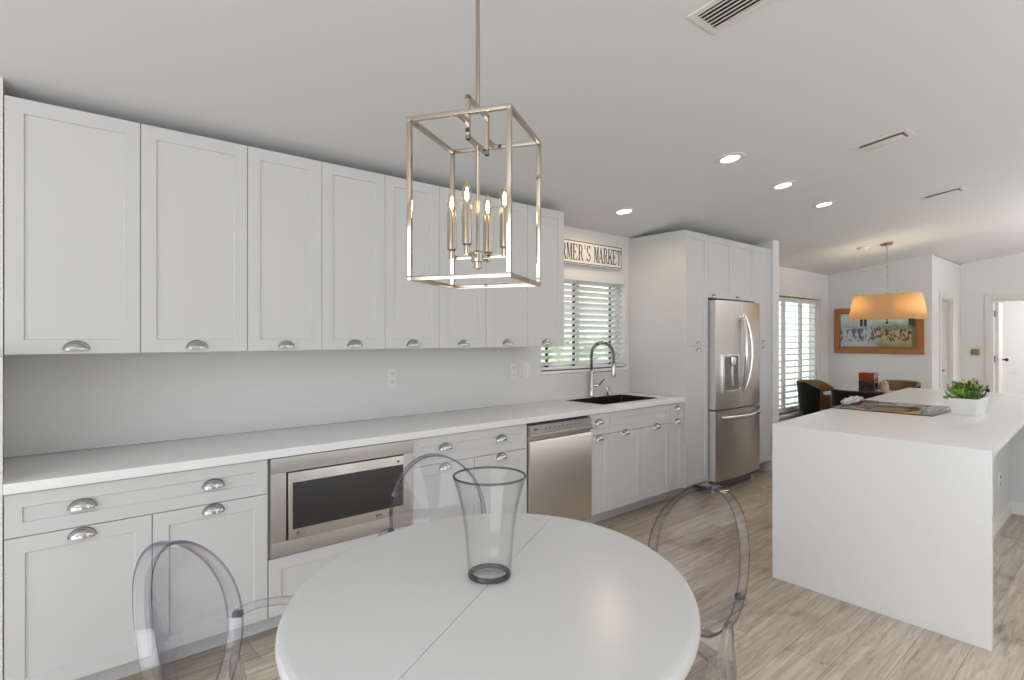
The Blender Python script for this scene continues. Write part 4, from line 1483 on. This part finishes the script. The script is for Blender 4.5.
# ------------------------------------------------------------------ clear ghost chairs
def ov(a, rho=1.0, off=0.0):
    lx = .205 * rho * math.cos(a); lz = .70 + .235 * rho * math.sin(a)
    ly = -.22 - .20 * (lz - .47) + .05 * (lx / .2) ** 2
    return Vector((lx, ly + off, lz))
def make_chair(label):
    t = thing('ghost_chair', label, 'chair', (0, 0, 0), 0, 'clear acrylic armchairs at the white table')
    # seat: rounded trapezoid with a skirt
    def seat_out(ins):
        o = []
        hf, hr, yf, yr = .255 - ins, .195 - ins, .235 - ins, -.215 + ins
        corners = [(hf, yf), (-hf, yf), (-hr, yr), (hr, yr)]
        rad = [.09, .09, .06, .06]
        for i in range(4):
            p = Vector(corners[i]); a = (Vector(corners[i - 1]) - p).normalized(); c = (Vector(corners[(i + 1) % 4]) - p).normalized()
            p0, p1 = p + a * rad[i], p + c * rad[i]
            for k in range(7):
                u = k / 6
                o.append(p0 * (1 - u) ** 2 + p * 2 * u * (1 - u) + p1 * u * u)
        return o
    b = MB()
    b.rings([[(p.x, p.y, z) for p in seat_out(i)] for i, z in ((.012, .405), (0, .405), (-.002, .44), (.002, .453), (.012, .457), (.05, .451), (.05, .440), (.014, .440))], True, False, loop=True)
    b.rings([[(p.x, p.y, z) for p in seat_out(.049)] for z in (.441, .4505)], True, True)
    b.build('seat', M['acrylic'], t)
    # oval back panel
    b = MB()
    na = 64
    rings = []
    for rho, off in ((.02, .005), (.5, .005), (.93, .005), (.93, -.005), (.5, -.005), (.02, -.005)):
        rings.append([ov(2 * PI * k / na, rho, off) for k in range(na)])
    b.rings(rings, True, True)
    bk = b.build('backrest', M['acrylic'], t)
    b = MB()
    rings = []
    for rho, off in ((1.0, .014), (.968, .014), (.968, -.026), (1.0, -.026)):
        rings.append([ov(2 * PI * k / na, rho, off) for k in range(na)])
    b.rings(rings, True, False, loop=True)
    for f in b.b.faces:      # the two narrow ends of the rim band show the dark cut edge
        rr_ = [((v.co.x / .205) ** 2 + ((v.co.z - .70) / .235) ** 2) ** .5 for v in f.verts]
        if max(rr_) - min(rr_) > .02: f.material_index = 1
    b.build('rim', [M['acrylic'], M['acrylicedge']], bk)
    # short neck under the oval
    b = MB()
    b.rings([[(x, y, z) for x, y in ((-w_, yc - .012), (w_, yc - .012), (w_, yc + .012), (-w_, yc + .012))] for w_, yc, z in ((.15, -.197, .452), (.12, -.207, .475), (.10, -.214, .497))], True, True)
    b.build('neck', M['acrylic'], t)
    flat = [(.010 * math.cos(2 * PI * k / 10), .018 * math.sin(2 * PI * k / 10)) for k in range(10)]
    for sx in (-1, 1):
        p0 = ov(math.radians(-8 if sx > 0 else 188), 1.0)
        path = [p0, Vector((sx * .245, -.16, .672)), Vector((sx * .268, -.06, .668)), Vector((sx * .272, .04, .655)), Vector((sx * .268, .095, .625)), Vector((sx * .26, .115, .57)), Vector((sx * .248, .115, .50)), Vector((sx * .238, .12, .452))]
        # smooth
        sm = []
        for i in range(len(path) - 1):
            a = path[max(0, i - 1)]; p = path[i]; q2 = path[i + 1]; c = path[min(len(path) - 1, i + 2)]
            for k in range(4):
                u = k / 4
                sm.append(.5 * ((2 * p) + (-a + q2) * u + (2 * a - 5 * p + 4 * q2 - c) * u * u + (-a + 3 * p - 3 * q2 + c) * u ** 3))
        sm.append(path[-1])
        b = MB(); b.tube(sm, 1, sect=flat)
        ar_ = b.build('armrest', M['acrylic'], t)
        b = MB(); b.box(p0.x - .010, p0.x + .010, p0.y - .014, p0.y + .012, p0.z - .010, p0.z + .004, .002)
        b.build('bracket', M['acrylicedge'], ar_)
        b = MB()
        b.lathe([(0, 0), (.014, 0), (.016, .03), (.021, .20), (.025, .33), (.021, .345), (.028, .36), (.030, .405), (0, .405)], 14, Matrix.Translation((sx * .215, .185, 0)))
        b.build('leg', M['acrylicleg'], t)
        b = MB()
        b.tube([(sx * .166, -.203, .570), (sx * .166, -.200, .545), (sx * .166, -.194, .50), (sx * .166, -.190, .44), (sx * .166, -.190, .38), (sx * .168, -.195, .31), (sx * .172, -.215, .2), (sx * .178, -.255, .08), (sx * .182, -.285, 0.004)], [.012, .017, .022, .031, .031, .026, .020, .017, .015], 14)
        b.build('leg', M['acrylicleg'], t)
    return t
c0 = make_chair('clear acrylic armchair at the near left of the white table')
c0.location = (.53, 1.43, 0); c0.rotation_euler = (0, 0, math.radians(-127))
copy_tree(c0, (1.50, 1.08, 0), math.radians(75), 'clear acrylic armchair right of the white table, on bare floor')
copy_tree(c0, (1.29, 1.785, 0), math.radians(163), 'clear acrylic armchair between the white table and the microwave')

# ------------------------------------------------------------------ dining room furniture
dt = thing('dining_table', 'pale-topped dining table under the tan pendant', 'table', (8.05, 2.10, 0))
b = MB(); b.box(-.42, .42, -.60, .66, .725, .760, .006)
b.build('tabletop', M['tablewood'], dt)
for sx in (-1, 1):
    for sy in (-1, 1):
        b = MB(); b.box(sx * .05 - .03, sx * .05 + .03, sy * .2 - .03, sy * .2 + .03, 0, .725, .004)
        b.build('leg', M['darkwood'], dt)

def tub_chair(label, loc, face, inner, top_z, drop, rx=.285):
    """upholstered tub chair; local +y is the way it faces"""
    t = thing('tub_chair', label, 'chair', loc, face - PI / 2, 'tub chairs at the dining table')
    b = MB()
    n = 24
    rings = []
    for k in range(n + 1):
        a = math.radians(-200 + 220 * k / n)     # right front, round the back, to left front
        c, s_ = math.cos(a), math.sin(a)
        f = max(0.0, s_ + .35) / 1.35
        zt2 = top_z - drop * f ** 1.1
        flare = 1.0
        ry = .27
        o0 = (rx * .86 * c, ry * .82 * s_, .22); o1 = (rx * 1.0 * c, ry * 1.06 * s_, zt2)
        i1 = (rx * .84 * c, ry * .88 * s_, zt2); i0 = (rx * .72 * c, ry * .70 * s_, .30)
        mid = (rx * .92 * c, ry * .97 * s_, zt2 + .012)
        rings.append([o0, o1, mid, i1, i0])
    b.rings(rings, True, True)
    b.b.faces.ensure_lookup_table()
    b.b.normal_update()
    for f in b.b.faces:
        ce = f.calc_center_median()
        if f.normal.x * ce.x + f.normal.y * ce.y > .02 and f.normal.z < .5: f.material_index = 1
    b.build('back_shell', [M[inner], M['leatherdark']], t)
    b = MB(); b.box(.07 - rx, rx - .07, -.20, .24, .30, .45, .03, 3)
    b.build('seat_cushion', M[inner], t)
    for sx in (-1, 1):
        for sy in (-1, 1):
            b = MB(); b.tube([(sx * .19, sy * .17, .315 if sy > 0 else .29), (sx * .21, sy * .20, 0)], [.018, .012], 10)
            b.build('leg', M['darkwood'], t)
    return t
tub_chair('brown and black tub chair beside the shuttered window', (8.24, 3.03, 0), -PI / 2, 'leatherbrown', .84, .17, .25)
tub_chair('black tub chair with its back to the island', (7.42, 2.30, 0), 0.0, 'leatherdark', .825, .13)
tub_chair('brown leather tub chair on the wall side of the dining table', (8.80, 2.25, 0), PI, 'leatherbrown', .85, .1, .23)

lt = thing('candle_lantern', 'square red and black glass candle holder on the dining table', 'candle holder', (8.16, 2.42, .761))
b = MB(); b.box(-.085, .085, -.085, .085, 0, .125, .004)
b.build('base_block', M['blackvase'], lt)
b = MB()
for q in ((-.085, .085, -.085, -.079), (-.085, .085, .079, .085), (-.085, -.079, -.079, .079), (.079, .085, -.079, .079)):
    b.box(q[0], q[1], q[2], q[3], .125, .230, .001)
b.build('glass_shade', M['redglass'], lt)
b = MB(); b.lathe([(0, .125), (.03, .125), (.03, .19), (.0, .192)], 16)
b.build('candle', M['leatherbrown'], lt)
jr = thing('mosaic_jar', 'small beige mosaic jar on the dining table beside the red candle holder', 'jar', (8.02, 2.20, .761))
b = MB(); b.lathe([(0, 0), (.034, 0), (.042, .015), (.044, .06), (.038, .10), (.032, .113), (.035, .12), (.029, .122), (.027, .11), (.0, .11)], 22)
b.build('jar_body', M['mosaic'], jr)
b = MB(); b.lathe([(.036, .1205), (.038, .126), (.024, .137), (.008, .142), (.010, .152), (0, .155)], 18)
b.build('lid', M['mosaic'], jr)
